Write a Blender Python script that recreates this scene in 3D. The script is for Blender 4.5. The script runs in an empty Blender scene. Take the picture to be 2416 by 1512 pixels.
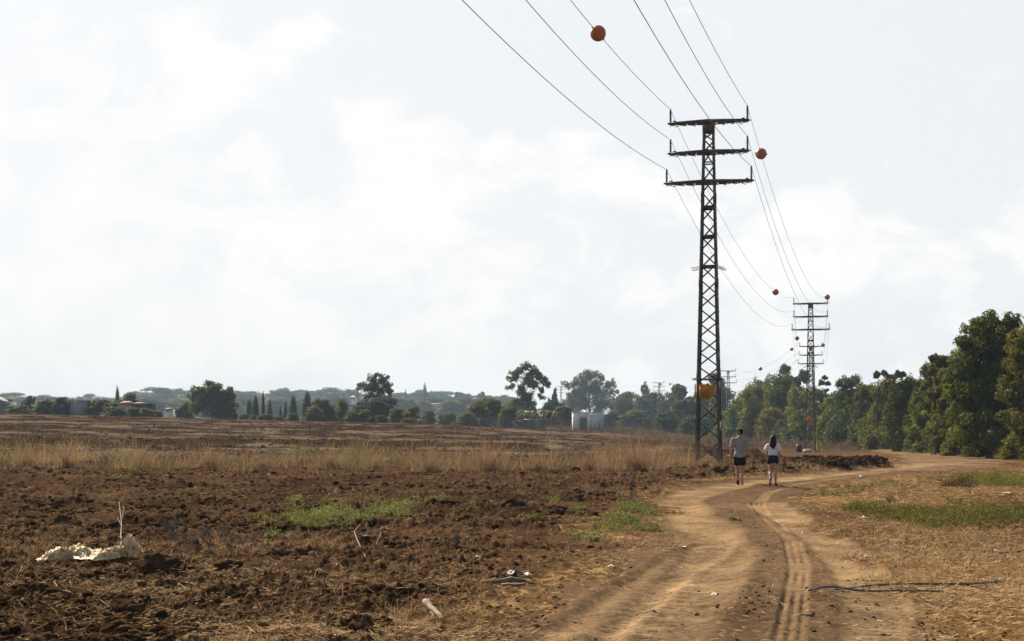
import bpy, bmesh, math, random
import numpy as np
from mathutils import Vector, Matrix, noise as mnoise

# ------------------------------------------------------------------ camera, sky, sun, exposure
F = 3355.0            # focal length in reference pixels (reference picture is 2416 wide)
CU, HV = 1208.0, 1022.0
CAMH = 1.6
SC = bpy.context.scene
C = SC.collection
cd = bpy.data.cameras.new('camera'); cam = bpy.data.objects.new('camera', cd); C.objects.link(cam)
cd.lens = 50.0; cd.sensor_width = 36.0; cd.clip_start = 0.1; cd.clip_end = 6000
cd.shift_y = 266.0/2416.0
cam.location = (0, 0, CAMH); cam.rotation_euler = (math.radians(90), 0, 0)
cd.dof.use_dof = True; cd.dof.focus_distance = 22.0; cd.dof.aperture_fstop = 6.3
SC.camera = cam

SUN_AZ, SUN_EL = -34.0, 36.0      # azimuth from +Y (negative = left), elevation
w = bpy.data.worlds.new("World"); SC.world = w; w.use_nodes = True
nt = w.node_tree; N = nt.nodes; L = nt.links
for n in list(N): N.remove(n)
def nd(nodes, typ, **kw):
    n = nodes.new(typ)
    for k, v in kw.items(): setattr(n, k, v)
    return n
out = nd(N, 'ShaderNodeOutputWorld'); bg = nd(N, 'ShaderNodeBackground'); bg.inputs['Strength'].default_value = 0.052
L.new(bg.outputs[0], out.inputs[0])
sky = nd(N, 'ShaderNodeTexSky', sky_type='NISHITA', sun_disc=False)
sky.sun_elevation = math.radians(SUN_EL); sky.sun_rotation = math.radians(SUN_AZ)
sky.air_density = 1.0; sky.dust_density = 2.0; sky.ozone_density = 1.0
tc = nd(N, 'ShaderNodeTexCoord'); sep = nd(N, 'ShaderNodeSeparateXYZ'); L.new(tc.outputs['Generated'], sep.inputs[0])
def wmath(op, a, b=None, clamp=False):
    m = nd(N, 'ShaderNodeMath', operation=op); m.use_clamp = clamp
    for i, q in enumerate((a, b)):
        if q is None: continue
        if isinstance(q, (int, float)): m.inputs[i].default_value = q
        else: L.new(q, m.inputs[i])
    return m.outputs[0]
ay = wmath('MAXIMUM', wmath('ABSOLUTE', sep.outputs[1]), 0.05)
px = wmath('DIVIDE', sep.outputs[0], ay); pz = wmath('DIVIDE', sep.outputs[2], ay)
cmb = nd(N, 'ShaderNodeCombineXYZ'); L.new(px, cmb.inputs[0]); L.new(pz, cmb.inputs[1]); L.new(sep.outputs[1], cmb.inputs[2])
def wnoise(scale, detail, rough, dist=0.0):
    mp = nd(N, 'ShaderNodeMapping'); mp.inputs['Scale'].default_value = (1, 1.5, 1)
    L.new(cmb.outputs[0], mp.inputs[0])
    n = nd(N, 'ShaderNodeTexNoise'); n.inputs['Scale'].default_value = scale; n.inputs['Detail'].default_value = detail
    n.inputs['Roughness'].default_value = rough; n.inputs['Distortion'].default_value = dist
    L.new(mp.outputs[0], n.inputs['Vector']); return n.outputs['Fac']
n1 = wnoise(11.0, 8, 0.62, 0.4)
# big cloud banks: soft ellipses in (x/y, z/y) plus noise
banks = [(-.30, .17, .16, .13, 1.0), (-.17, .06, .22, .09, .9), (-.095, .20, .055, .045, .8), (-.07, .13, .13, .06, .9), (.05, .165, .06, .035, .8),
         (.10, .09, .25, .07, .7), (.25, .145, .07, .04, .8), (.32, .11, .10, .05, .7), (-.05, .02, .5, .05, .8), (.34, .165, .05, .02, .5)]
acc = None
for cx, cz, rx, rz, amp in banks:
    dx = wmath('DIVIDE', wmath('SUBTRACT', px, cx), rx); dz = wmath('DIVIDE', wmath('SUBTRACT', pz, cz), rz)
    r2 = wmath('ADD', wmath('MULTIPLY', dx, dx), wmath('MULTIPLY', dz, dz))
    g = wmath('MULTIPLY', wmath('SUBTRACT', 1.35, r2, clamp=False), amp)
    acc = g if acc is None else wmath('MAXIMUM', acc, g)
acc = wmath('MAXIMUM', acc, -1.0)
tot = wmath('ADD', wmath('MULTIPLY', acc, 0.5), wmath('MULTIPLY', wmath('SUBTRACT', n1, 0.5), 4.2))
mr = nd(N, 'ShaderNodeMapRange'); mr.interpolation_type = 'SMOOTHSTEP'; L.new(tot, mr.inputs[0])
mr.inputs['From Min'].default_value = 0.0; mr.inputs['From Max'].default_value = 0.75
cloudcol = nd(N, 'ShaderNodeMixRGB'); L.new(wmath('MULTIPLY', wnoise(11, 5, .5), 1.0), cloudcol.inputs[0])
cloudcol.inputs[1].default_value = (9.6, 9.52, 9.36, 1); cloudcol.inputs[2].default_value = (10.7, 10.6, 10.45, 1)
gain = nd(N, 'ShaderNodeMixRGB'); gain.inputs[0].default_value = 0.9     # thin bright veil over the whole sky
L.new(sky.outputs[0], gain.inputs[1]); gain.inputs[2].default_value = (9.2, 9.42, 9.68, 1)
mix = nd(N, 'ShaderNodeMixRGB'); L.new(mr.outputs[0], mix.inputs[0]); L.new(gain.outputs[0], mix.inputs[1]); L.new(cloudcol.outputs[0], mix.inputs[2])
# the bright veil belongs to the sky round the sun; the sky behind and overhead is plain blue
dt = wmath('ADD', wmath('ADD', wmath('MULTIPLY', sep.outputs[0], math.sin(math.radians(SUN_AZ))*math.cos(math.radians(SUN_EL))), wmath('MULTIPLY', sep.outputs[1], math.cos(math.radians(SUN_AZ))*math.cos(math.radians(SUN_EL)))), wmath('MULTIPLY', sep.outputs[2], math.sin(math.radians(SUN_EL))))
def wramp(v, a, b):
    m = nd(N, 'ShaderNodeMapRange'); m.interpolation_type = 'SMOOTHSTEP'; L.new(v, m.inputs[0]); m.inputs['From Min'].default_value = a; m.inputs['From Max'].default_value = b; return m.outputs[0]
vf = wmath('MULTIPLY', wramp(dt, .02, .44), wmath('SUBTRACT', 1.0, wmath('MULTIPLY', wramp(sep.outputs[2], .31, .6), .85)))
fin = nd(N, 'ShaderNodeMixRGB'); L.new(vf, fin.inputs[0]); dim = nd(N, 'ShaderNodeMixRGB', blend_type='MULTIPLY'); dim.inputs[0].default_value = 1; L.new(sky.outputs[0], dim.inputs[1]); dim.inputs[2].default_value = (1.2, 1.1, 1.0, 1)
L.new(dim.outputs[0], fin.inputs[1]); L.new(mix.outputs[0], fin.inputs[2]); L.new(fin.outputs[0], bg.inputs[0])

sd = bpy.data.lights.new('sun', 'SUN'); sun = bpy.data.objects.new('sun', sd); C.objects.link(sun)
sd.energy = 5.0; sd.angle = math.radians(0.6); sd.color = (1.0, 0.90, 0.74)
az, el = math.radians(SUN_AZ), math.radians(SUN_EL)
sdir = Vector((math.sin(az)*math.cos(el), math.cos(az)*math.cos(el), math.sin(el)))
sun.rotation_euler = sdir.to_track_quat('Z', 'Y').to_euler(); sun.location = sdir*100
SC.view_settings.view_transform = 'Standard'; SC.view_settings.look = 'None'
SC.view_settings.exposure = 0.95; SC.view_settings.gamma = 1.0
SC.cycles.max_bounces = 6; SC.cycles.transparent_max_bounces = 8; SC.cycles.volume_bounces = 0

# ------------------------------------------------------------------ numpy noise and terrain
def hsh(ix, iy, seed):
    h = (ix.astype(np.int64)*374761393 + iy.astype(np.int64)*668265263 + seed*2246822519) & 0xffffffff
    h = ((h ^ (h >> 13))*1274126177) & 0xffffffff
    h = h ^ (h >> 16)
    return (h & 0xffffff).astype(np.float32)/float(0xffffff)
def vn(x, y, seed=0):
    ix = np.floor(x); iy = np.floor(y); fx = (x-ix).astype(np.float32); fy = (y-iy).astype(np.float32)
    fx = fx*fx*(3-2*fx); fy = fy*fy*(3-2*fy)
    ix = ix.astype(np.int64); iy = iy.astype(np.int64)
    a = hsh(ix, iy, seed); b = hsh(ix+1, iy, seed); c = hsh(ix, iy+1, seed); d = hsh(ix+1, iy+1, seed)
    return (a+(b-a)*fx)*(1-fy) + (c+(d-c)*fx)*fy
def fbm(x, y, seed=0, o=3, g=.5):
    s = 0; a = 1; t = 0; ca, sa = .8, .6
    for i in range(o):
        s = s + a*vn(x, y, seed+i*17); t += a; a *= g
        x, y = (x*ca-y*sa)*2.03+3.7, (x*sa+y*ca)*2.03-1.3
    return s/t
def cells(x, y, seed):
    """rounded lumps with dark seams: distance to nearest jittered point"""
    ix = np.floor(x).astype(np.int64); iy = np.floor(y).astype(np.int64); best = np.full(np.shape(x), 9., np.float32)
    for dx in (-1, 0, 1):
        for dy in (-1, 0, 1):
            jx = ix+dx; jy = iy+dy
            d = (x-(jx+hsh(jx, jy, seed)))**2 + (y-(jy+hsh(jx, jy, seed+5)))**2
            sz = .45+.9*hsh(jx, jy, seed+9)
            best = np.minimum(best, d/sz)
    return np.sqrt(np.maximum(0, 1-best))

DD = np.array([0, 30, 60, 100, 150, 200, 240, 300, 400, 520, 600, 700, 900, 1100, 1500, 4000.])
UU = np.array([-800, 0, 600, 1000, 1300, 1438, 1555, 1717, 1913, 2150, 2416, 3200.])
ZT = np.array([  # rows = UU, columns = DD
 [0, 0, .1, .7, 1.4, 3.6, 5.2, 4.5, 3, 4, 6, 8, 12, 16, 21, 20],
 [0, 0, .05, .5, 1.2, 3.4, 4.9, 4.2, 2.5, 3, 5, 8, 12, 16, 21, 20],
 [0, 0, .0, .3, .95, 2.5, 3.75, 3.0, 2, 3, 5, 8, 12, 16, 21, 20],
 [0, 0, .0, .15, .66, 2.0, 3.1, 2.3, 1.5, 3, 5, 8, 11, 15, 20, 20],
 [0, 0, .0, .0, .2, 1.3, 2.15, 2.0, 1.8, 3, 5, 8, 10, 14, 19, 20],
 [0, 0, .0, .0, .0, .8, 1.7, 2.0, 2.0, 3.2, 4.3, 7, 12, 16, 20, 18],
 [0, 0, .0, -.1, -.1, .4, 1.0, 1.6, 2.1, 3.3, 4.3, 6, 10, 14, 18, 16],
 [0, 0, .0, -.2, -.4, -.2, .0, .2, .5, 2, 3, 5, 8, 12, 16, 15],
 [0, 0, .0, -.2, -.52, -.5, -.45, -.2, .3, 1, 2, 4, 7, 10, 14, 14],
 [0, 0, .0, -.1, -.3, -.4, -.4, -.2, .2, 1, 2, 4, 7, 10, 14, 14],
 [0, 0, .0, -.0, .0, .0, .0, .0, .2, 1, 2, 4, 7, 10, 14, 14],
 [0, 0, .0, .0, .0, .0, .0, .0, .2, 1, 2, 4, 7, 10, 14, 14]])
def base_z(x, y):
    x = np.asarray(x, float); y = np.asarray(y, float)
    d = np.maximum(y, 1.0)
    u = np.clip(CU + F*x/d, UU[0], UU[-1])
    far = np.clip(np.sqrt(x*x+y*y), 0, 4000); dd = np.where(y > 20, np.maximum(y, 0), far*0)
    jd = np.clip(np.searchsorted(DD, dd, side='right')-1, 0, len(DD)-2); td = (dd-DD[jd])/(DD[jd+1]-DD[jd]); td = np.clip(td, 0, 1); td = td*td*(3-2*td)*.45+td*.55
    ju = np.clip(np.searchsorted(UU, u, side='right')-1, 0, len(UU)-2); tu = (u-UU[ju])/(UU[ju+1]-UU[ju]); tu = np.clip(tu, 0, 1)
    a = ZT[ju, jd]*(1-tu)+ZT[ju+1, jd]*tu; b = ZT[ju, jd+1]*(1-tu)+ZT[ju+1, jd+1]*tu
    return a*(1-td)+b*td
def gd(v): return CAMH*F/(v-HV)
def g(u, v):                      # point of the flat near ground seen at (u, v)
    d = gd(v); return ((u-CU)/F*d, d)
def at(u, d): return ((u-CU)/F*d, d)
def zat(v, d): return CAMH+(HV-v)/F*d

ROAD = [g(*p) for p in [(1080, 1700), (1150, 1512), (1290, 1420), (1420, 1340), (1530, 1275), (1568, 1225), (1550, 1180), (1600, 1150), (1720, 1133), (1900, 1120)]] + \
       [at(2080, 66), at(2135, 85), at(2120, 120), at(2050, 170), at(1935, 225), at(1700, 300), at(1700, 330), at(1935, 280), at(2130, 185), at(2260, 118), at(2370, 88), at(2350, 70), at(2200, 59)] + \
       [g(*p) for p in [(2000, 1130), (1900, 1148), (1855, 1172), (1900, 1215), (1990, 1270), (2090, 1350), (2190, 1440), (2290, 1512), (2560, 1700)]] + [(4.2, 1.0), (4.2, -30), (-1.5, -30), (-1.5, 1.0)]
FIELD = [(-2.6, -30), (-2.6, 4), g(300, 1700), g(640, 1512), g(1000, 1462), g(1260, 1378), g(1400, 1300), g(1345, 1250), g(1430, 1195), g(1510, 1160), g(1600, 1137), g(1700, 1126), g(1870, 1115), g(2000, 1107),
         at(2085, 69), at(2085, 78), at(2040, 92), at(1900, 100), at(1800, 120), at(1700, 170), at(1620, 200), at(1500, 222), at(1300, 238), at(900, 245), at(0, 252), at(-1500, 260), (-400, 100), (-400, -30)]
def inside(x, y, poly):
    c = np.zeros(np.shape(x), bool); n = len(poly)
    for i in range(n):
        x1, y1 = poly[i]; x2, y2 = poly[(i+1) % n]
        if y1 == y2: continue
        cond = ((y1 > y) != (y2 > y)) & (x < (x2-x1)*(y-y1)/(y2-y1)+x1)
        c ^= cond
    return c
def soft(x, y, poly, r=.3, seed=3):
    jx = (fbm(x*.9, y*.9, seed, 3)-.5)*1.6; jy = (fbm(x*.9+9, y*.9, seed+40, 3)-.5)*1.6*(1+y*.02)
    s = 0
    for ox, oy in ((r, 0), (-r, r*.7), (0, -r*1.6), (0, r*1.6)):
        s = s + inside(x+jx+ox, y+jy+oy, poly).astype(np.float32)
    return s/4
TR = {'A': ([(1470, 1620), (1520, 1512), (1590, 1430), (1655, 1360), (1700, 1302), (1675, 1255), (1612, 1215), (1592, 1185), (1650, 1157), (1760, 1141), (1900, 1126), (2080, 1108), (2200, 1092)], .42),
      'A2': ([(1220, 1620), (1390, 1480), (1520, 1385), (1620, 1320), (1690, 1285)], .30),
      'B': ([(1845, 1600), (1862, 1490), (1876, 1400), (1884, 1340), (1866, 1275), (1806, 1218), (1786, 1188), (1812, 1162), (1880, 1142), (2010, 1124), (2200, 1100), (2300, 1086)], .11),
      'C': ([(2110, 1620), (2090, 1480), (2055, 1390), (2000, 1320), (1925, 1262), (1850, 1218), (1800, 1188)], .34),
      'D': ([(2250, 1600), (2235, 1500), (2210, 1410), (2150, 1350), (2080, 1300)], .2)}
TR = {k: ([g(*p) for p in v[0]], v[1]) for k, v in TR.items()}
def pline(x, y, pts):
    """distance to polyline and arc length"""
    best = np.full(np.shape(x), 1e9); sl = np.zeros(np.shape(x)); s0 = 0.
    for (x1, y1), (x2, y2) in zip(pts[:-1], pts[1:]):
        dx, dy = x2-x1, y2-y1; ll = math.hypot(dx, dy)
        t = np.clip(((x-x1)*dx+(y-y1)*dy)/(ll*ll), 0, 1)
        d = np.hypot(x-x1-t*dx, y-y1-t*dy); m = d < best
        best = np.where(m, d, best); sl = np.where(m, s0+t*ll, sl); s0 += ll
    return best, sl
def lerp(a, b, t):
    t = np.asarray(t)[..., None]; return a*(1-t)+b*t
def terrain(x, y, color=False):
    x = np.asarray(x, float); y = np.asarray(y, float)
    z = base_z(x, y)
    f = soft(x, y, FIELD, .3, 3); r = soft(x, y, ROAD, .22, 71)
    f = f*(1-np.minimum(r, 1)*.8)
    near = np.clip((75-y)/20, 0, 1)*(y > 2); mid = np.clip((130-y)/40, 0, 1)
    big = fbm(x*.35, y*.35, 11, 3); pt = np.clip(fbm(x*.8, y*.8, 23, 3)*3-1.0, 0, 1)
    # ploughed soil
    hf = .10*(fbm(x*1.1, y*1.1, 31, 3)-.5)
    hf = hf + .032*np.sin(2*math.pi*(y+.22*x+2.6*fbm(x*.3, y*.3, 5, 3))/1.9)
    wx = (fbm(x*3.1, y*3.1, 7, 3)-.5)*1.1; wy = (fbm(x*3.1, y*3.1, 8, 3)-.5)*1.1
    c1 = cells((x+wx)*4.2, (y+wy)*4.2, 41)*vn(x*3, y*3, 42); c2 = cells((x-wy)*9.5, (y+wx)*9.5, 47)
    rel = c1*.022*(.2+pt)+c2*.012+.36*np.abs(fbm(x*4.6, y*4.6, 49, 5, .66)-.5)*(.35+pt)
    rel = rel + cells(x*21, y*21, 53)*.014*near+.060*(fbm(x*12, y*12, 59, 4, .7)-.5)*near
    # finer tilled earth close to the verge
    e = soft(x-1.7, y, FIELD, .9, 5) if False else 1.0
    fine = np.clip((x+.25*(y-11)*0+1.9-.02*y)/2.2, 0, 1)*np.clip((26-y)/6, 0, 1)
    hf = hf + rel*(1-.55*fine)
    farf = np.clip((y-75)/40, 0, 1)
    hf = hf*(1-farf)+farf*(.16*(fbm(x*.5, y*.5, 61, 3)-.5)+.12*cells(x*.9, y*.9, 63))
    heap = np.exp(-((x-17.5)/4.6)**2-((y-73)/8.5)**2)*.24*(.6+.9*fbm(x*.5, y*.5, 65, 3))+np.exp(-((x-11)/4)**2-((y-62)/7)**2)*.12
    # a raised furrow edge beyond the dry grass
    edge = np.exp(-((y-118-(x+10)*.12-6*fbm(x*.08, y*.01, 67, 2))/3.0)**2)*.45*(x < 24)
    hf = hf + heap + edge + heap*(rel*2.0)
    # verge
    hv = .06*(fbm(x*.9, y*.9, 81, 4)-.5)+.018*(fbm(x*7, y*7, 83, 3)-.5)*near+.16*np.exp(-((x-12.5)/3.5)**2-((y-33)/3.)**2)+.30*(fbm(x*.16, y*.2, 85, 2)-.5)*np.clip((y-25)/20, 0, 1)*np.clip((150-y)/50, 0, 1)
    # road
    hr = .03*(fbm(x*.8, y*.8, 91, 3)-.5)+.014*(fbm(x*5, y*5, 93, 3)-.5)+.018*(fbm(x*16, y*16, 95, 3, .6)-.5)*near
    lumps = cells(x*9, y*9, 97)*.016*np.clip(fbm(x*1.4, y*.8, 99, 2)*3-1.1, 0, 1)*near
    tm = {}; any_t = np.zeros(np.shape(x)); tread = np.zeros(np.shape(x))
    sel = (r > 0) & (y < 110) & (y > 3)
    for k, (pts, wd) in TR.items():
        d = np.full(np.shape(x), 9.); s = np.zeros(np.shape(x))
        if sel.any():
            dd, ss = pline(x[sel], y[sel], pts); d[sel] = dd; s[sel] = ss
        wj = wd*(1+.35*(vn(s*.6, s*0+ord(k[0]), 3)-.5))*(1+np.clip(y-18, 0, 40)*.02)
        m = np.clip(1.6-d/wj, 0, 1); m = m*m*(3-2*m); dp = .4 if k == 'B' else 1.
        brk = .35+1.1*vn(s*.9, d*2+ord(k[0]), 106)
        hr = hr-.045*dp*m*brk+.022*dp*np.exp(-((d-wj*1.25)/(wj*.28))**2)
        ph = s*2*math.pi/.125+(fbm(x*2, y*2, 101, 2))*5
        tr = np.sin(ph)*.5+.5
        tp = np.clip(fbm(s*.35, d*.5, 103+ord(k[-1]), 2)*4-1.45, 0, 1)
        if k == 'B':
            hr = hr-.009*np.cos(d/wj*2*math.pi*1.3)*m*np.clip(brk*2-1.2, 0, 1.2); tp = tp*.3
        tread = tread+m*tp*tr*near
        any_t = np.maximum(any_t, m*(.6 if k in ('B', 'A2', 'D') else 1.)*(.55+.9*vn(x*1.7+y*.2, y*.8, 104)))
    hr = hr+.036*tread+lumps*(1-.85*any_t)
    z2 = z+f*hf+(1-f)*(1-r)*hv+r*(1-f)*hr
    if not color: return z2
    V = lambda *c: np.array(c)
    n1 = fbm(x*.6, y*.4, 111, 4); n2 = fbm(x*3, y*3, 113, 3); n3 = fbm(x*.22, y*.14, 115, 3); n4 = fbm(x*22, y*10, 117, 2); n5 = fbm(x*9, y*4, 119, 2)
    soil = lerp(V(.046, .0265, .0155), V(.098, .058, .033), np.clip(n1*1.9-.5, 0, 1))
    soil = lerp(soil, V(.17, .105, .06), np.clip(fbm(x*4.5, y*2.2, 118, 3)*4-2.3, 0, 1)*.7)
    soil = lerp(soil, V(.30, .20, .11), np.clip(n4*6-4.0, 0, 1)*np.clip(n3*3-1, .2, 1)*near)
    soil = lerp(soil, V(.15, .088, .047), fine*.45*np.clip(n2*1.6, 0, 1))
    bnd = np.clip(np.sin((y+.1*x+4*fbm(x*.12, y*.12, 131, 3))*1.15)*.9-.1, 0, 1)*np.clip((y-14)/6, 0, 1)*np.clip((62-y)/20, 0, 1)
    soil = lerp(soil, V(.165, .105, .062), bnd*.55*np.clip(n2*2-.4, 0, 1))
    # pale stubble islands on the far slope
    isl = np.clip(fbm(x*.2, y*.2, 121, 4, .6)*9-4.7, 0, 1)*np.clip((y-70)/40, 0, 1)
    isl2 = np.clip(fbm(x*.5, y*.4, 123, 3)*6-3.6, 0, 1)*np.clip((y-110)/40, 0, 1)
    soil = lerp(soil, V(.40, .33, .25), np.clip(isl*.8+isl2*.4, 0, .95))
    reddish = np.clip((y-225)/15, 0, 1)*(x < 30)
    soil = lerp(soil, V(.15, .08, .042), reddish*.6)
    grn = np.clip(fbm(x*.09, y*.12, 125, 3)*9-4.9, 0, 1)*np.exp(-((y-104-(x+10)*.12)/5)**2)
    soil = lerp(soil, V(.16, .19, .06), grn*.8)
    vg = lerp(V(.175, .102, .050), V(.080, .045, .024), np.clip(n1*3-1.0, 0, 1))
    vg = lerp(vg, V(.44, .29, .135), np.clip(n5*3.4-1.85, 0, 1)*np.clip(n3*3.4-1.3, .06, 1))
    vg = lerp(vg, V(.55, .39, .20), np.clip(n4*5-3.3, 0, 1)*.8*near)
    fv = np.clip((y-105)/60, 0, 1); vg = lerp(vg, V(.12, .072, .042), fv*np.clip(1.2-isl, 0, 1)*(x < 60))
    ff = np.clip((y-300)/60, 0, 1); vg = lerp(vg, V(.13, .12, .065), ff)
    rd = lerp(V(.105, .066, .039), V(.18, .115, .068), np.clip(n1*2.2-.6, 0, 1))
    rd = lerp(rd, V(.335, .225, .122), any_t**1.2*np.clip(.4+n2*.7+.5*(n4-.4), 0, 1))
    rd = rd*(1-.25*np.clip(fbm(x*2.2, y*9, 129, 3)*4-2, 0, 1)*near)[..., None]
    rd = lerp(rd, V(.085, .052, .028), np.clip(n5*3-1.5, 0, 1)*(1-any_t)*.8*np.clip(fbm(x*.9, y*.4, 127, 3)*4-1.5, 0, 1))
    rd = lerp(rd, V(.30, .195, .11), np.clip((y-45)/30, 0, 1)*.6*np.clip(n1*2-.3, 0, 1))
    rd = lerp(rd, V(.36, .24, .13), np.clip(n4*5-3.4, 0, 1)*.6)
    soil = soil*(1-.42*np.clip((y-70)/50, 0, 1))[..., None]*lerp(V(1, 1, 1), V(.86, .78, .70), np.clip((y-90)/60, 0, 1))  # far soil painted darker, standing in for the self-shadow of rough clods
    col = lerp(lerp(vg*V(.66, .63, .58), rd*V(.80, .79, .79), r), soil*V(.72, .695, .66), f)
    return z2, np.clip(col, 0, 1), f, r

# ------------------------------------------------------------------ mesh and object helpers
def mk_mesh(name, verts, faces, mat=None, smooth=False, col=None):
    """faces: one (n,3)/(n,4) int array or a list of such arrays"""
    if not isinstance(faces, list): faces = [faces]
    faces = [np.asarray(q, dtype=np.int32) for q in faces if len(q)]
    me = bpy.data.meshes.new(name)
    verts = np.asarray(verts, dtype=np.float32)
    me.vertices.add(len(verts)); me.vertices.foreach_set('co', verts.ravel())
    idx = np.concatenate([q.ravel() for q in faces]); tot = np.concatenate([np.full(len(q), q.shape[1], np.int32) for q in faces])
    st = np.concatenate([[0], np.cumsum(tot)[:-1]]).astype(np.int32)
    me.loops.add(len(idx)); me.loops.foreach_set('vertex_index', idx)
    me.polygons.add(len(tot)); me.polygons.foreach_set('loop_start', st)
    me.update(calc_edges=True)
    if smooth: me.polygons.foreach_set('use_smooth', np.ones(len(tot), bool))
    if col is not None:
        at_ = me.color_attributes.new('Col', 'FLOAT_COLOR', 'POINT')
        c4 = np.ones((len(verts), 4), np.float32); c4[:, :3] = col; at_.data.foreach_set('color', c4.ravel())
    if mat: me.materials.append(mat)
    return me
def tag(o, label=None, cat=None, group=None, kind=None):
    if label: o['label'] = label
    if cat: o['category'] = cat
    if group: o['group'] = group
    if kind: o['kind'] = kind
    return o
def obj(name, me, parent=None, loc=None):
    o = bpy.data.objects.new(name, me); C.objects.link(o)
    if parent: o.parent = parent
    if loc is not None: o.location = loc
    return o
def empty(name, loc, rz=0, sc=None):
    o = bpy.data.objects.new(name, None); C.objects.link(o); o.location = loc; o.rotation_euler = (0, 0, rz)
    if sc: o.scale = sc
    o.empty_display_size = .2
    return o
def copy_tree(o, parent=None):
    c = o.copy(); C.objects.link(c); c.parent = parent
    for k in ('label', 'group'):
        if parent is None and k in c: del c[k]
    for ch in list(o.children): copy_tree(ch, c)
    return c
class MB:
    def __init__(s): s.v = []; s.q = []; s.t = []; s.n = 0; s.ng = []
    def add(s, v, q=(), t=()):
        v = np.asarray(v, float); s.v.append(v)
        if len(q): s.q.append(np.asarray(q)+s.n)
        if len(t): s.t.append(np.asarray(t)+s.n)
        s.n += len(v)
    def box(s, c, size, M=None):
        a = np.array([[i, j, k] for i in (-.5, .5) for j in (-.5, .5) for k in (-.5, .5)])*np.array(size)
        if M is not None: a = a@np.array(M.to_3x3()).T
        s.add(a+np.array(c), q=[(0, 1, 3, 2), (4, 6, 7, 5), (0, 4, 5, 1), (2, 3, 7, 6), (0, 2, 6, 4), (1, 5, 7, 3)])
    def prism(s, p, q, prof, up=(0, 0, 1), prof2=None):
        """extrude the 2-D profile (list of (a,b)) from p to q"""
        p = Vector(p); q = Vector(q); d = (q-p).normalized(); up = Vector(up)
        if abs(d.dot(up)) > .98: up = Vector((0, 1, 0))
        a = d.cross(up).normalized(); b = a.cross(d).normalized()
        P1 = [p+a*i+b*j for i, j in prof]; P2 = [q+a*i+b*j for i, j in (prof2 or prof)]
        n = len(prof); vs = np.array([tuple(k) for k in P1+P2])
        qs = [(i, (i+1) % n, n+(i+1) % n, n+i) for i in range(n)]
        ts = [(0, i+1, i) for i in range(1, n-1)]+[(n, n+i, n+i+1) for i in range(1, n-1)]
        s.add(vs, q=qs, t=ts)
    def beam(s, p, q, w_, h_, up=(0, 0, 1)):
        s.prism(p, q, [(-w_/2, -h_/2), (w_/2, -h_/2), (w_/2, h_/2), (-w_/2, h_/2)], up)
    def tube(s, pts, rad, k=6, cap=True):
        pts = [Vector(p) for p in pts]; n = len(pts)
        if not hasattr(rad, '__len__'): rad = [rad]*n
        vs = []; a = None
        for i, p in enumerate(pts):
            d = (pts[min(i+1, n-1)]-pts[max(i-1, 0)])
            d = d.normalized() if d.length > 0 else Vector((0, 0, 1))
            if a is None:
                a = d.cross(Vector((0, 0, 1))); a = a if a.length > .05 else d.cross(Vector((1, 0, 0)))
            a = (a-d*a.dot(d)).normalized(); b = d.cross(a)
            for j in range(k):
                t = 2*math.pi*j/k; vs.append(tuple(p+(a*math.cos(t)+b*math.sin(t))*rad[i]))
        q = [(i*k+j, i*k+(j+1) % k, (i+1)*k+(j+1) % k, (i+1)*k+j) for i in range(n-1) for j in range(k)]
        t = ([(0, j+1, j) for j in range(1, k-1)]+[((n-1)*k, (n-1)*k+j, (n-1)*k+j+1) for j in range(1, k-1)]) if cap else []
        s.add(vs, q=q, t=t)
    def lathe(s, prof, c=(0, 0, 0), k=12):
        vs = []
        for r, z in prof:
            for j in range(k):
                t = 2*math.pi*j/k; vs.append((c[0]+r*math.cos(t), c[1]+r*math.sin(t), c[2]+z))
        n = len(prof)
        q = [(i*k+j, i*k+(j+1) % k, (i+1)*k+(j+1) % k, (i+1)*k+j) for i in range(n-1) for j in range(k)]
        s.add(vs, q=q)
    def mesh(s, name, mat, smooth=False):
        return mk_mesh(name, np.concatenate(s.v), [np.concatenate(k) for k in (s.q, s.t) if len(k)], mat, smooth)
    def obj(s, name, mat, parent=None, smooth=False, loc=None):
        return obj(name, s.mesh(name, mat, smooth), parent, loc)

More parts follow.
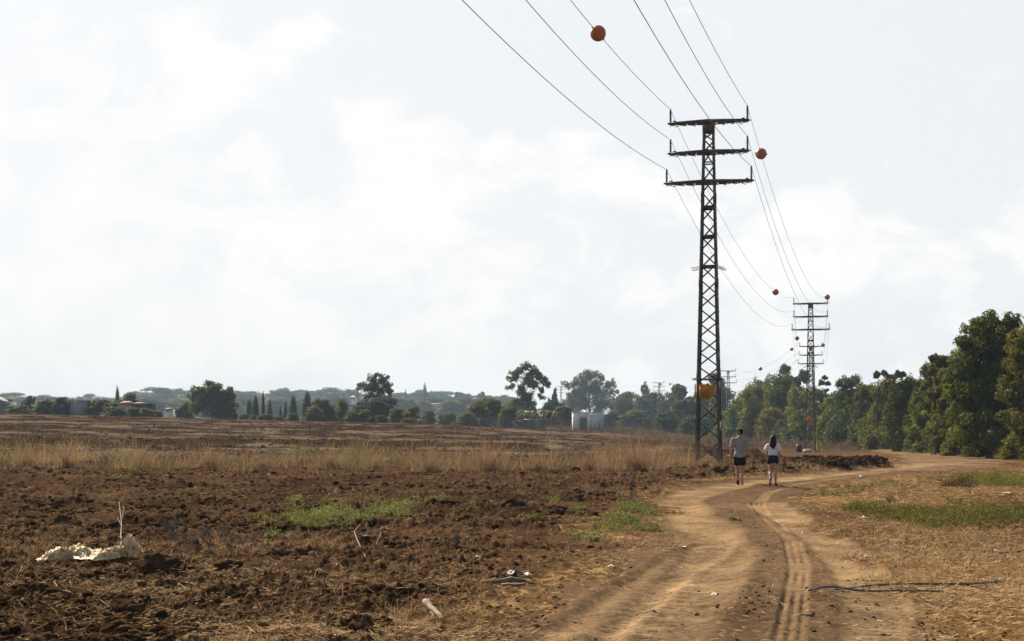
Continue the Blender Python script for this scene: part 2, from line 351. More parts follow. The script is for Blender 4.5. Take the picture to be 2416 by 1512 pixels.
# ------------------------------------------------------------------ materials
def material(name, col, rough=.8, vcol=False, var=.25, scale=6., bump=0., bscale=40., metal=0., trans=0., tcol=None, rnd=0., spec=.3, coords='Object', bdist=.02):
    m = bpy.data.materials.new(name); m.use_nodes = True; t = m.node_tree; ns = t.nodes; ls = t.links
    for n in list(ns): ns.remove(n)
    o = nd(ns, 'ShaderNodeOutputMaterial'); b = nd(ns, 'ShaderNodeBsdfPrincipled')
    b.inputs['Roughness'].default_value = rough; b.inputs['Metallic'].default_value = metal
    b.inputs['Specular IOR Level'].default_value = spec
    tcn = nd(ns, 'ShaderNodeTexCoord')
    if vcol:
        a = nd(ns, 'ShaderNodeVertexColor'); a.layer_name = 'Col'; cs = a.outputs[0]
        mm = nd(ns, 'ShaderNodeMixRGB', blend_type='MULTIPLY'); mm.inputs[0].default_value = 1; mm.inputs[2].default_value = (*col, 1); ls.new(cs, mm.inputs[1]); cs = mm.outputs[0]
    else:
        rg = nd(ns, 'ShaderNodeRGB'); rg.outputs[0].default_value = (*col, 1); cs = rg.outputs[0]
    nz = nd(ns, 'ShaderNodeTexNoise'); nz.inputs['Scale'].default_value = scale; nz.inputs['Detail'].default_value = 5; nz.inputs['Roughness'].default_value = .6
    ls.new(tcn.outputs[coords], nz.inputs['Vector'])
    mr_ = nd(ns, 'ShaderNodeMapRange'); ls.new(nz.outputs['Fac'], mr_.inputs[0]); mr_.inputs['From Min'].default_value = .3; mr_.inputs['From Max'].default_value = .7
    mr_.inputs['To Min'].default_value = 1-var; mr_.inputs['To Max'].default_value = 1+var
    hs = nd(ns, 'ShaderNodeHueSaturation'); ls.new(cs, hs.inputs['Color']); ls.new(mr_.outputs[0], hs.inputs['Value'])
    if rnd:
        oi = nd(ns, 'ShaderNodeObjectInfo'); r1 = nd(ns, 'ShaderNodeMapRange'); ls.new(oi.outputs['Random'], r1.inputs[0])
        r1.inputs['To Min'].default_value = .5-.09*rnd; r1.inputs['To Max'].default_value = .5+.05*rnd; ls.new(r1.outputs[0], hs.inputs['Hue'])
    cs = hs.outputs[0]; ls.new(cs, b.inputs['Base Color'])
    if bump:
        n2_ = nd(ns, 'ShaderNodeTexNoise'); n2_.inputs['Scale'].default_value = bscale; n2_.inputs['Detail'].default_value = 6; n2_.inputs['Roughness'].default_value = .65
        ls.new(tcn.outputs[coords], n2_.inputs['Vector']); bp = nd(ns, 'ShaderNodeBump'); bp.inputs['Strength'].default_value = bump; bp.inputs['Distance'].default_value = bdist
        ls.new(n2_.outputs['Fac'], bp.inputs['Height']); ls.new(bp.outputs[0], b.inputs['Normal'])
    res = b.outputs[0]
    if trans:
        tr_ = nd(ns, 'ShaderNodeBsdfTranslucent')
        if tcol:
            m2 = nd(ns, 'ShaderNodeMixRGB', blend_type='MULTIPLY'); m2.inputs[0].default_value = 1; ls.new(cs, m2.inputs[1]); m2.inputs[2].default_value = (*tcol, 1); ls.new(m2.outputs[0], tr_.inputs[0])
        else: ls.new(cs, tr_.inputs[0])
        mx = nd(ns, 'ShaderNodeMixShader'); mx.inputs[0].default_value = trans; ls.new(res, mx.inputs[1]); ls.new(tr_.outputs[0], mx.inputs[2]); res = mx.outputs[0]
    ls.new(res, o.inputs[0])
    return m
M = {}
M['ground'] = material('soil', (1, 1, 1), .95, vcol=True, var=.22, scale=14, bump=.7, bscale=45, spec=0., bdist=.015)
M['road'] = material('road_dirt', (1, 1, 1), .93, vcol=True, var=.14, scale=20, bump=.45, bscale=70, spec=0., bdist=.008)
M['clod'] = material('clod_soil', (1, 1, 1), .95, vcol=True, var=.35, scale=18, bump=.8, bscale=60, spec=0.)
M['straw'] = material('straw', (.85, .85, .85), .75, vcol=True, var=.2, scale=3, trans=.3, spec=.02)
M['weed'] = material('weed_leaf', (.78, .78, .82), .6, vcol=True, var=.25, scale=2, trans=.45, tcol=(1.2, 1.2, .6), spec=.04)
M['leaf'] = material('leaf', (.72, .66, .62), .55, vcol=True, var=.25, scale=.5, trans=.38, tcol=(1.6, 1.7, .5), rnd=.45, spec=.05)
M['bark'] = material('bark', (.16, .125, .095), .9, var=.4, scale=3, bump=.4, bscale=14)
M['rust'] = material('weathered_steel', (.085, .058, .042), .48, var=.6, scale=2.4, bump=.15, bscale=25, metal=.2, spec=.5)
M['galv'] = material('galvanised_steel', (.30, .29, .27), .42, var=.3, scale=4, metal=.6, spec=.5)
M['insul'] = material('brown_porcelain', (.060, .026, .018), .35, var=.2, spec=.5)
M['wire'] = material('conductor', (.075, .085, .09), .5, var=.1, metal=.5)
M['ball'] = material('orange_fibreglass', (.52, .16, .065), .5, var=.07, scale=3, spec=.4)
M['ballseam'] = material('seam_flange', (.09, .035, .03), .6)
M['sign'] = material('sign_orange', (.62, .27, .02), .5, var=.1, scale=5, trans=.12)
M['signink'] = material('sign_ink', (.10, .03, .01), .7)
M['signred'] = material('sign_red', (.50, .08, .06), .6)
M['signwhite'] = material('sign_white', (.6, .55, .5), .6)
M['plaster'] = material('grey_plaster', (.62, .60, .60), .9, var=.12, scale=.6)
M['dark'] = material('dark_opening', (.13, .105, .085), .9, var=.3, scale=1)
M['wall'] = material('house_wall', (.52, .45, .36), .9, var=.1, scale=.4)
M['wallw'] = material('white_wall', (.86, .84, .82), .85, var=.08, scale=.4)
M['roof'] = material('roof_tile', (.33, .17, .115), .85, var=.25, scale=1.2)
M['greyroof'] = material('grey_sheet', (.22, .235, .25), .7, var=.12, scale=.5)
M['net'] = material('dark_net', (.025, .035, .04), .9, var=.2)
M['glass'] = material('window_glass', (.05, .06, .07), .15, spec=.6)
M['post'] = material('fence_steel', (.10, .12, .14), .6, metal=.4)
M['hose'] = material('hose_polythene', (.075, .068, .06), .36, var=.25, scale=6, spec=.6)
M['wood'] = material('dry_wood', (.22, .165, .115), .8, var=.35, scale=12, bump=.3, bscale=40)
M['sheet'] = material('plastic_sheet', (.86, .74, .50), .45, var=.25, scale=9, trans=.5, tcol=(.98, .92, .58), spec=.5, bump=.3, bscale=30)
M['paper'] = material('white_litter', (.58, .55, .50), .7, var=.1)
M['yellow'] = material('yellow_plastic', (.62, .60, .22), .5, var=.25, scale=3, trans=.4)
M['blue'] = material('blue_plastic', (.03, .03, .075), .5)
M['skin'] = material('skin', (.36, .185, .115), .55, var=.08, spec=.35)
M['skinf'] = material('skin_light', (.44, .25, .17), .55, var=.08, spec=.35)
M['tee'] = material('grey_cotton', (.25, .243, .235), .9, var=.08, scale=9, bump=.4, bscale=16, bdist=.03)
M['white'] = material('white_cotton', (.68, .66, .74), .9, var=.05, scale=9, bump=.4, bscale=16, bdist=.03)
M['black'] = material('black_cloth', (.008, .008, .009), .95, var=.1, spec=.05)
M['shortsf'] = material('dark_green_cloth', (.008, .015, .016), .95, var=.1, spec=.05)
M['hair'] = material('dark_hair', (.010, .005, .004), .7, var=.3, scale=30, bump=.5, bscale=60)
M['orange'] = material('orange_rubber', (.70, .13, .06), .6)
M['brownsole'] = material('brown_rubber', (.15, .07, .05), .7)

# ------------------------------------------------------------------ ground, field and road: one polar sheet cut into three
fine_t = np.linspace(-.44, .44, 1000)
th_f = np.arctan(fine_t); th_c = np.linspace(th_f[-1], 2*math.pi+th_f[0], 62)[1:-1]
th = np.concatenate([th_f, th_c]); nth = len(th)
rr = [0.8, 2, 3.5, 5, 6.5, 7.8, 8.8, 9.6]
while rr[-1] < 1700:
    r_ = rr[-1]
    rr.append(r_+(r_*.0023 if r_ < 48 else r_*.0040 if r_ < 85 else r_*.011 if r_ < 330 else r_*.04))
rr[-1] = 1700.; rr = np.array(rr)
R_, T_ = np.meshgrid(rr, th, indexing='ij')
X = R_*np.sin(T_); Y = R_*np.cos(T_)
Z, COL, FM, RM = terrain(X, Y, True)
nr = len(rr)
V3 = np.stack([X, Y, Z], -1).reshape(-1, 3); V3 = np.concatenate([V3, [[0, 0, 0]]]); COLF = np.concatenate([COL.reshape(-1, 3), COL[0, :1]])
ii, jj = np.meshgrid(np.arange(nr-1), np.arange(nth), indexing='ij'); j2 = (jj+1) % nth
Q = np.stack([ii*nth+jj, ii*nth+j2, (ii+1)*nth+j2, (ii+1)*nth+jj], -1).reshape(-1, 4)[:, ::-1]
fm = FM.reshape(-1)[Q[:, 0]]; rm = RM.reshape(-1)[Q[:, 0]]
cls = np.where(rm > .5, 2, np.where(fm > .5, 1, 0))
for k, nm, mt in ((0, 'ground', 'ground'), (1, 'plowed_field', 'ground'), (2, 'dirt_road', 'road')):
    q = Q[cls == k]; used, inv = np.unique(q.ravel(), return_inverse=True)
    q = inv.reshape(-1, 4).astype(np.int32); vv = V3[used]; cc = COLF[used]
    if k == 0:
        pass
    o = obj(nm, mk_mesh(nm, vv, q, M[mt], True, cc)); o['kind'] = 'structure'
del Q, V3, COLF, X, Y, R_, T_
rng = np.random.default_rng(7); random.seed(7)

def tz(x, y): return float(terrain(np.array([x]), np.array([y]))[0])

# ------------------------------------------------------------------ soil clods
def ico(sub):
    bm = bmesh.new(); bmesh.ops.create_icosphere(bm, subdivisions=sub, radius=1); bm.verts.ensure_lookup_table()
    v = np.array([tuple(a.co) for a in bm.verts]); f_ = np.array([[a.index for a in p.verts] for p in bm.faces]); bm.free(); return v, f_
def lumps_mesh(name, P, S, sub, mat, cols, flat=.65, smooth=False):
    v0, f0 = ico(sub); K = 10; var = []
    for k in range(K):
        d = np.array([mnoise.noise(Vector(p)*1.6+Vector((k*7.3, 0, 0))) for p in v0])+.5*np.array([mnoise.noise(Vector(p)*3.4+Vector((k*3.3, 5, 0)))+.6*mnoise.noise(Vector(p)*7.4+Vector((k*1.3, 9, 0))) for p in v0])
        var.append(v0*(1+.85*d)[:, None])
    var = np.array(var); n = len(P); kk = rng.integers(0, K, n)
    A = var[kk]; a = rng.uniform(0, 6.28, n); ca, sa = np.cos(a)[:, None], np.sin(a)[:, None]
    sx = rng.uniform(.8, 1.35, n)[:, None]
    x_ = (A[:, :, 0]*ca-A[:, :, 1]*sa)*sx; y_ = A[:, :, 0]*sa+A[:, :, 1]*ca; z_ = A[:, :, 2]*flat*rng.uniform(.8, 1.25, n)[:, None]
    W = np.stack([x_, y_, z_], -1)*S[:, None, None]+P[:, None, :]
    Fc = f0[None]+(np.arange(n)*len(v0))[:, None, None]
    cc = np.repeat(cols, len(v0), 0)
    return mk_mesh(name, W.reshape(-1, 3), Fc.reshape(-1, 3), mat, smooth, cc)
def scatter(n, dmin, dmax, p=1.5, u0=-60, u1=2480):
    d = (dmin**(1-p)+rng.uniform(0, 1, n)*(dmax**(1-p)-dmin**(1-p)))**(1/(1-p)); u = rng.uniform(u0, u1, n)
    return (u-CU)/F*d, d
def clod_set(n, dmin, dmax, s0, s1, sub, p=1.6):
    x, y = scatter(n, dmin, dmax, p)
    z, c, f, r = terrain(x, y, True)
    dens = fbm(x*.7, y*.5, 201, 3); fine = np.clip((x+1.9-.02*y)/2.2, 0, 1)*np.clip((26-y)/6, 0, 1)
    band = ((y > 60.5) & (y < 72) & (x < 9))
    keep = (f > .6) & (dens > rng.uniform(.3, .72, n)) & ~band & ~((np.abs(x-g(210, 1335)[0]) < .85) & (np.abs(y-17.1) < .42))
    s = s0*(s1/s0)**(rng.uniform(0, 1, n)**2.6)*(1-.35*fine)
    x, y, z, s = x[keep], y[keep], z[keep], s[keep]
    cc = c[keep]*rng.uniform(.6, 1.35, (keep.sum(), 1))
    return np.stack([x, y, z-s*.12], -1), s, np.clip(cc, 0, .3)
a = clod_set(70000, 10.2, 25, .005, .062, 2); b = clod_set(40000, 22, 60, .012, .105, 2, 1.2); c = clod_set(26000, 80, 240, .05, .24, 1, 1.1)
for nm, (P_, S_, C_), sb in (('soil_clods', a, 2), ('soil_clods', b, 2), ('soil_clods', c, 1)):
    o = obj(nm, lumps_mesh(nm, P_, S_, sb, M['clod'], C_)); tag(o, kind='stuff')
SC_L = [x for x in C.objects if x.name.startswith('soil_clods')]
for o, t_ in zip(SC_L, ('crumbly brown clods on the nearest part of the plowed field', 'brown clods between the green weeds and the dry grass band', 'dark clods beyond the dry grass band on the plowed field')): tag(o, t_, 'soil')
x, y = scatter(40000, 10.2, 34, 1.8, 1000, 2400); z, cc, f, r = terrain(x, y, True); dd = np.min([pline(x, y, v_[0])[0]-v_[1] for v_ in TR.values()], 0)
k = (f < .3) & (rng.uniform(0, 1, len(x)) < np.where(r > .5, np.clip(dd*1.5, .06, .8)*np.clip(fbm(x*1.2, y*.7, 205, 3)*5-2.1, .05, 1), .3)); s = .004*(5**(rng.uniform(0, 1, len(x))**2.8))
tag(obj('road_clods', lumps_mesh('road_clods', np.stack([x, y, z+s*.2], -1)[k], s[k], 1, M['clod'], np.clip(cc[k]*rng.uniform(.55, 1.3, (k.sum(), 1)), 0, .4))), 'small crumbs of earth strewn over the dirt road and verge', 'soil', kind='stuff')
# the heap of turned earth in front of the second pylon
n = 9000; x = rng.normal(15.5, 4.6, n); y = rng.normal(71.5, 6.5, n); z, cc, f, r = terrain(x, y, True); k = f > .6
s = .03*(5.5**(rng.uniform(0, 1, n)**1.8)); tag(obj('soil_heap', lumps_mesh('soil_heap', np.stack([x, y, z+s*.2], -1)[k], s[k], 1, M['clod'], np.clip(cc[k]*rng.uniform(.5, 1.0, (k.sum(), 1)), 0, .2))),
    'dark ridge of turned earth beside the road bend behind the two walkers', 'soil heap', kind='stuff')

# ------------------------------------------------------------------ straw, blades, weeds (numpy builders)
def blades(name, x, y, h, lean, w_, col, mat, z0=None, seg=2, droop=.35, az=None):
    n = len(x); az = rng.uniform(0, 6.283, n) if az is None else az
    z = terrain(x, y) if z0 is None else z0
    dx, dy = np.cos(az), np.sin(az); sx, sy = -dy, dx
    ta = rng.uniform(0, 6.283, n); sx, sy = np.cos(ta), np.sin(ta)
    P = []; T = np.linspace(0, 1, seg+1)
    for t in T:
        hh = h*(t-droop*lean*t*t*.6); off = h*lean*t**1.5
        c0 = np.stack([x+dx*off, y+dy*off, z+hh-.01], -1); ww = w_*(1-t*.85)*.5
        S = np.stack([sx*ww, sy*ww, ww*0], -1)
        P += [c0-S, c0+S]
    Vv = np.stack(P, 1); m = Vv.shape[1]; base = (np.arange(n)*m)[:, None]
    q = np.concatenate([np.stack([base[:, 0]+2*i, base[:, 0]+2*i+1, base[:, 0]+2*i+3, base[:, 0]+2*i+2], -1) for i in range(seg)])
    return mk_mesh(name, Vv.reshape(-1, 3), q, mat, False, np.repeat(col, m, 0))
def litter(name, x, y, ln, w_, col, mat, lift=.012, tilt=.25):
    n = len(x); z = terrain(x, y)+lift*rng.uniform(.3, 1.5, n); az = rng.uniform(0, 6.283, n); tl = rng.normal(0, tilt, n)
    bend = rng.normal(0, .35, n); P = []
    for t in (-.5, 0, .5):
        a2 = az+bend*t; px_ = x+np.cos(a2)*ln*t; py_ = y+np.sin(a2)*ln*t; pz_ = z+np.abs(tl)*ln*(t+.5)
        for s_ in (-.5, .5):
            P.append(np.stack([px_-np.sin(a2)*w_*s_, py_+np.cos(a2)*w_*s_, pz_+w_*s_*.6], -1))
    Vv = np.stack(P, 1); b0 = np.arange(n)*6
    q = np.concatenate([np.stack([b0, b0+1, b0+3, b0+2], -1), np.stack([b0+2, b0+3, b0+5, b0+4], -1)])
    return mk_mesh(name, Vv.reshape(-1, 3), q, mat, False, np.repeat(col, 6, 0))
def cols(n, a, b, v=.2):
    t = rng.uniform(0, 1, (n, 1)); return np.clip((np.array(a)*(1-t)+np.array(b)*t)*rng.uniform(1-v, 1+v, (n, 1)), 0, .95)
# straw litter on the verges and thinly over the soil
x, y = scatter(90000, 10.2, 42, 1.8); z, cc, f, r = terrain(x, y, True)
pat = fbm(x*.5, y*.35, 115, 3); wt = (1-f)*(1-r)*np.clip(pat*3.2-.9, .12, 1)+f*.17*np.clip(pat*3-.8, .2, 1.6)+r*.02
lefts = np.exp(-((x+3.2)/1.6)**2-((y-15)/2.2)**2)*.6+np.exp(-((x+1.5)/1.3)**2-((y-11.3)/.6)**2)*.9; wt = wt+lefts
k = rng.uniform(0, 1, len(x)) < wt; x, y = x[k], y[k]
tag(obj('straw_litter', litter('straw_litter', x, y, rng.uniform(.02, .11, len(x)), rng.uniform(.002, .006, len(x)), cols(len(x), (.80, .58, .32), (.36, .22, .11), .35), M['straw'])),
    'scattered dry straw bits over the soil and the road verges', 'straw', kind='stuff')
# dry tangle round the plastic sheet
n = 5200; cx, cy = g(250, 1330); x = rng.normal(cx+.1, 1.25, n); y = rng.normal(cy+1.3, .75, n)
x2 = rng.normal(g(640, 1290)[0], .9, 2200); y2 = rng.normal(g(640, 1290)[1], 1.0, 2200); x3 = rng.normal(g(20, 1330)[0], .45, 1600); y3 = rng.normal(g(20, 1330)[1], 1.3, 1600)
x = np.concatenate([x, x2, x3]); y = np.concatenate([y, y2, y3]); n = len(x)
x4, y4 = scatter(26000, 10.3, 26, 1.7, -60, 1150); k4 = fbm(x4*1.1, y4*.9, 341, 3) > rng.uniform(.44, .60, 26000); x = np.concatenate([x, x4[k4]]); y = np.concatenate([y, y4[k4]]); n = len(x)
h = rng.uniform(.03, .17, n)*np.where(rng.uniform(0, 1, n) < .06, 2.2, 1)
tag(obj('dry_grass', blades('dry_grass', x, y, h, rng.uniform(.4, 2.2, n), rng.uniform(.003, .006, n), cols(n, (.66, .43, .22), (.22, .115, .055), .3), M['straw'], seg=3, droop=.9)),
    'tangled pale dry grass around the crumpled plastic sheet', 'dry grass', kind='stuff')
# the band of tall dry grass across the field
n = 110000; x = rng.uniform(-28, 13.5, n); y = rng.uniform(56.0, 84, n)
cl = (fbm(x*.75, y*.3, 301, 3)-.5)*1.9+.5+.25*(vn(x*.16, y*.05, 302)-.5); cl2 = fbm(x*1.7, y*.8, 303, 2)
edge_ = np.clip(1-np.abs(y-67-(vn(x*.3, x*0, 9)-.5)*7)/13, 0, 1)
k = rng.uniform(0, 1, n) < np.clip(cl*3.4-1.55, .015, .8)*(edge_**.5)*np.clip(fbm(x*.22, y*.12, 311, 2)*4-1.1, .12, 1); x, y, cl, cl2 = x[k], y[k], cl[k], cl2[k]; n = len(x)
z, cc, f, r = terrain(x, y, True)
h = (.12+1.7*np.clip(cl*1.9-.55, 0, 1)*np.clip(cl2*2-.35, .1, 1.3))*rng.uniform(.25, 1.25, n)*(x < 8)+(x >= 8)*rng.uniform(.12, .4, n)
gc = cols(n, (.50, .325, .17), (.19, .11, .055), .4)*np.clip(.55+.9*fbm(x*.25, y*.2, 309, 3), .6, 1.25)[:, None]; gg = (fbm(x*.3, y*.2, 305, 2) > .66)
gc[gg] = gc[gg]*np.array([.62, .95, .55])
tag(obj('tall_dry_grass', blades('tall_dry_grass', x, y, h, rng.uniform(.05, 1.3, n), rng.uniform(.007, .020, n), gc, M['straw'], z0=z, seg=2)),
    'tall tan dry grass growing in a band across the plowed field', 'dry grass', kind='stuff')
n = 2200; x = rng.uniform(-27, 12, n); y = rng.uniform(58, 78, n); k = fbm(x*.75, y*.3, 301, 3) > rng.uniform(.42, .6, n); x, y = x[k], y[k]; n = len(x)
tag(obj('tall_dry_grass', blades('tall_dry_grass', x, y, rng.uniform(.6, 1.45, n), rng.uniform(.15, 1.1, n), rng.uniform(.008, .018, n), cols(n, (.52, .37, .22), (.27, .17, .09), .25), M['straw'], seg=4, droop=.8)),
    'long pale arching grass wisps rising out of the dry grass band', 'dry grass', kind='stuff')
# taller tumbleweed like clumps inside the band
CL = [(330, 1113, .9), (500, 1112, 1.0), (780, 1112, .85), (1010, 1120, 1.05), (1150, 1118, 1.3), (1500, 1118, 1.35), (1390, 1116, .9), (160, 1112, .9), (620, 1110, .7), (880, 1113, .8), (60, 1110, .9), (1270, 1115, .7)]
xs, ys, hs_, ln_, cs_ = [], [], [], [], []
for u_, v_, s_ in CL:
    cx, cy = g(u_, v_-3); m = int(520*s_); a_ = rng.uniform(0, 6.28, m); rad = np.abs(rng.normal(0, .35*s_, m))
    xs.append(cx+np.cos(a_)*rad*1.6); ys.append(cy+np.sin(a_)*rad); hs_.append(s_*rng.uniform(.2, 1.3, m)*np.clip(1.3-rad/s_, .3, 1.3)); ln_.append(rng.uniform(.1, 1.4, m)); cs_.append(cols(m, (.54, .35, .20), (.20, .115, .06), .35))
tag(obj('tall_dry_grass', blades('tall_dry_grass', np.concatenate(xs), np.concatenate(ys), np.concatenate(hs_), np.concatenate(ln_), rng.uniform(.007, .02, sum(map(len, xs))), np.concatenate(cs_), M['straw'])),
    'taller feathery clumps standing up out of the dry grass band', 'dry grass', kind='stuff')
# low dry tufts along the verge by the first pylon and the road bend
x, y = scatter(34000, 13, 75, 1.15, 1200, 2480); z, cc, f, r = terrain(x, y, True); pat = fbm(x*.45, y*.3, 115, 3)
k = (rng.uniform(0, 1, len(x)) < (1-f)*(1-r)*np.clip(pat*5-2.4, .04, 1)); x, y = x[k], y[k]; n = len(x)
tag(obj('dry_grass', blades('dry_grass', x, y, rng.uniform(.03, .16, n)*(1+y*.012), rng.uniform(.3, 1.6, n), rng.uniform(.005, .010, n)*(1+y*.02), cols(n, (.56, .38, .18), (.27, .17, .09), .3), M['straw'])),
    'short golden dry grass along both edges of the dirt road', 'dry grass', kind='stuff')
n = 60000; u = rng.uniform(-60, 1750, n); d = rng.uniform(80, 245, n); x = (u-CU)/F*d; y = d; z, cc, f, r = terrain(x, y, True); k = (f > .5) & (rng.uniform(0, 1, n) < np.clip(fbm(x*.35, y*.3, 335, 3)*6-3.1, .08, 1)); x, y, z = x[k], y[k], z[k]; n = len(x)
tag(obj('dry_grass', blades('dry_grass', x, y, rng.uniform(.06, .32, n), rng.uniform(.3, 1.8, n), rng.uniform(.02, .05, n), cols(n, (.30, .20, .12), (.10, .06, .035), .3), M['straw'], z0=z)), 'sparse low dry tufts on the far slope of the plowed field', 'dry grass', kind='stuff')
# brown brush in front of the tree line
n = 60000; d = rng.uniform(80, 320, n); u = rng.uniform(1290, 2470, n)
lim = np.interp(u, [1290, 1500, 1700, 1900, 2100, 2260, 2470], [238, 228, 175, 175, 148, 108, 80]); k = (d > lim) & (d < lim+np.interp(u, [1900, 2260, 2470], [95, 22, 12]))
x = (u[k]-CU)/F*d[k]; y = d[k]; z, cc, f, r = terrain(x, y, True); cl = fbm(x*.12, y*.06, 331, 3)
k = (r < .1) & (f < .3) & (rng.uniform(0, 1, len(x)) < np.clip(cl*2.6-.5, .1, 1)); x, y, z, cl = x[k], y[k], z[k], cl[k]; n = len(x)
tag(obj('dry_brush', blades('dry_brush', x, y, rng.uniform(.2, 1.5, n)*np.clip(cl*3-.8, .15, 1.4)*np.clip((y-60)/140, .25, 1.1), rng.uniform(.2, 2.2, n), rng.uniform(.05, .13, n), cols(n, (.20, .125, .075), (.10, .062, .038), .35), M['straw'], z0=z)),
    'brown leafless brush filling the ground before the tree line', 'brush', kind='stuff')

def weed_patch(name, spots, label, hgt=.22, leaf=.022, dens=1.0, ca=(.19, .225, .10), cb=(.095, .115, .05), cat='weeds'):
    X_, Y_, H_ = [], [], []
    for u_, v_, ru, rv in spots:
        cx, cy = g(u_, v_); rx = ru/F*cy; ry = max(rv*cy*cy/(F*CAMH), .15)
        nt_ = max(4, int(rx*ry*42*dens)); a_ = rng.uniform(0, 6.283, nt_); q_ = rng.uniform(0, 1, nt_)**.6*rng.uniform(.7, 1.5, nt_); kp = (vn((cx+np.cos(a_)*q_*rx)*2.2, (cy+np.sin(a_)*q_*ry)*1.6, 77) > q_*.62-.1); a_ = a_[kp]; q_ = q_[kp]; nt_ = len(q_)
        X_.append(cx+np.cos(a_)*q_*rx); Y_.append(cy+np.sin(a_)*q_*ry); H_.append(hgt*rng.uniform(.4, 1.15, nt_)*np.clip(1.25-q_*.7, .4, 1.1))
    tx, ty, thh = map(np.concatenate, (X_, Y_, H_)); nt_ = len(tx); per = 85
    tzv = terrain(tx, ty)
    cx, cy, cz, ch = [np.repeat(q_, per) for q_ in (tx, ty, tzv, thh)]
    n_ = len(cx); tc_ = np.repeat(cols(nt_, ca, cb, .25), per, 0)*rng.uniform(.7, 1.3, (n_, 1))
    a_ = rng.uniform(0, 6.283, n_); hh = rng.uniform(0.02, 1, n_); rad = ch*1.6*np.sqrt(rng.uniform(0, 1, n_))*(1.1-hh*.75)
    tc_ = np.where(rng.uniform(0, 1, (n_, 1)) < .12, np.array([[.30, .22, .10]]), tc_)
    c_ = np.stack([cx+np.cos(a_)*rad, cy+np.sin(a_)*rad, cz+hh*ch], -1)
    nv = rng.normal(0, 1, (n_, 3)); nv /= np.linalg.norm(nv, axis=1)[:, None]; t1 = np.cross(nv, rng.normal(0, 1, (n_, 3))); t1 /= np.linalg.norm(t1, axis=1)[:, None]; t2 = np.cross(nv, t1)
    ls_ = leaf*rng.uniform(.5, 1.3, n_)*(1+cy*.004); A1 = t1*ls_[:, None]*.8; A2 = t2*(ls_*.28)[:, None]
    Vv = np.stack([c_-A1, c_-A2, c_+A1, c_+A2], 1).reshape(-1, 3); b0 = np.arange(n_)*4
    me = mk_mesh(name, Vv, np.stack([b0, b0+1, b0+2, b0+3], -1), M['weed'], False, np.repeat(np.clip(tc_, 0, 1), 4, 0))
    return tag(obj(name, me), label, cat, kind='stuff')
weed_patch('green_weeds', [(700, 1240, 85, 15), (800, 1230, 85, 22), (770, 1245, 120, 10), (900, 1224, 62, 16), (960, 1212, 30, 14)], 'largest pale green weed patch in the plowed field left of the road', .26)
weed_patch('green_weeds', [(690, 1190, 26, 8), (780, 1190, 20, 6), (960, 1196, 32, 10), (1040, 1192, 34, 6), (660, 1277, 45, 8)], 'small pale green weed tufts around the largest weed patch', .16, dens=.8)
weed_patch('green_weeds', [(1500, 1205, 60, 18), (1470, 1235, 85, 14), (1430, 1250, 40, 8), (1520, 1250, 40, 8)], 'dense green weeds at the left edge of the dirt road', .17, ca=(.155, .175, .08), cb=(.09, .105, .05), dens=1.3)
weed_patch('green_weeds', [(1368, 1214, 28, 8), (1250, 1230, 28, 8), (1380, 1275, 46, 9), (1110, 1200, 14, 5), (1310, 1190, 18, 5)], 'scattered small green weed tufts between soil and road edge', .15, dens=1.1)
weed_patch('green_weeds', [(2290, 1225, 140, 22), (2140, 1222, 90, 24), (2060, 1205, 70, 10), (2180, 1243, 60, 9), (2400, 1215, 60, 30)], 'wide dark green weed patch on the right verge', .24, ca=(.135, .135, .04), cb=(.062, .064, .022), dens=1.7)
weed_patch('green_weeds', [(1955, 1160, 48, 9), (2080, 1148, 42, 9), (2010, 1152, 30, 6), (2130, 1140, 30, 6)], 'thin olive weeds beyond the wide patch on the right verge', .13, ca=(.17, .18, .06), dens=.45)
weed_patch('green_weeds', [(2370, 1138, 60, 12), (2330, 1140, 36, 10)], 'tall olive weeds at the right edge of the picture', .42, leaf=.03, ca=(.17, .17, .045), cb=(.12, .11, .04), dens=.9)
weed_patch('green_weeds', [(135, 1124, 26, 4), (290, 1138, 34, 5), (200, 1092, 60, 4), (60, 1102, 30, 4), (440, 1160, 60, 5), (330, 1168, 30, 4)], 'faint green weeds in the soil before the dry grass band', .14, dens=.22)
weed_patch('green_weeds', [(1740, 1228, 18, 4), (1720, 1122, 30, 4)], 'tiny green weed specks near the walkers on the road', .07, dens=.5)
weed_patch('green_weeds', [(580, 1055, 90, 1.4), (800, 1057, 60, 1.2), (970, 1055, 50, 1.2), (1230, 1058, 50, 1.2), (1450, 1062, 30, 1.2)], 'thin bright green strips beyond the dry grass band', .10, leaf=.05, dens=.04, ca=(.2, .27, .07))
weed_patch('red_shrub', [(2270, 1150, 24, 4)], 'small dark reddish bush on the right verge', .36, leaf=.025, ca=(.075, .03, .02), cb=(.04, .018, .015), dens=2.5, cat='bush')
weed_patch('dead_weeds', [(1085, 1262, 45, 7), (1120, 1255, 25, 5)], 'dark purplish dead weeds on the soil left of the road', .16, leaf=.02, ca=(.09, .055, .045), cb=(.05, .035, .028), dens=.8)

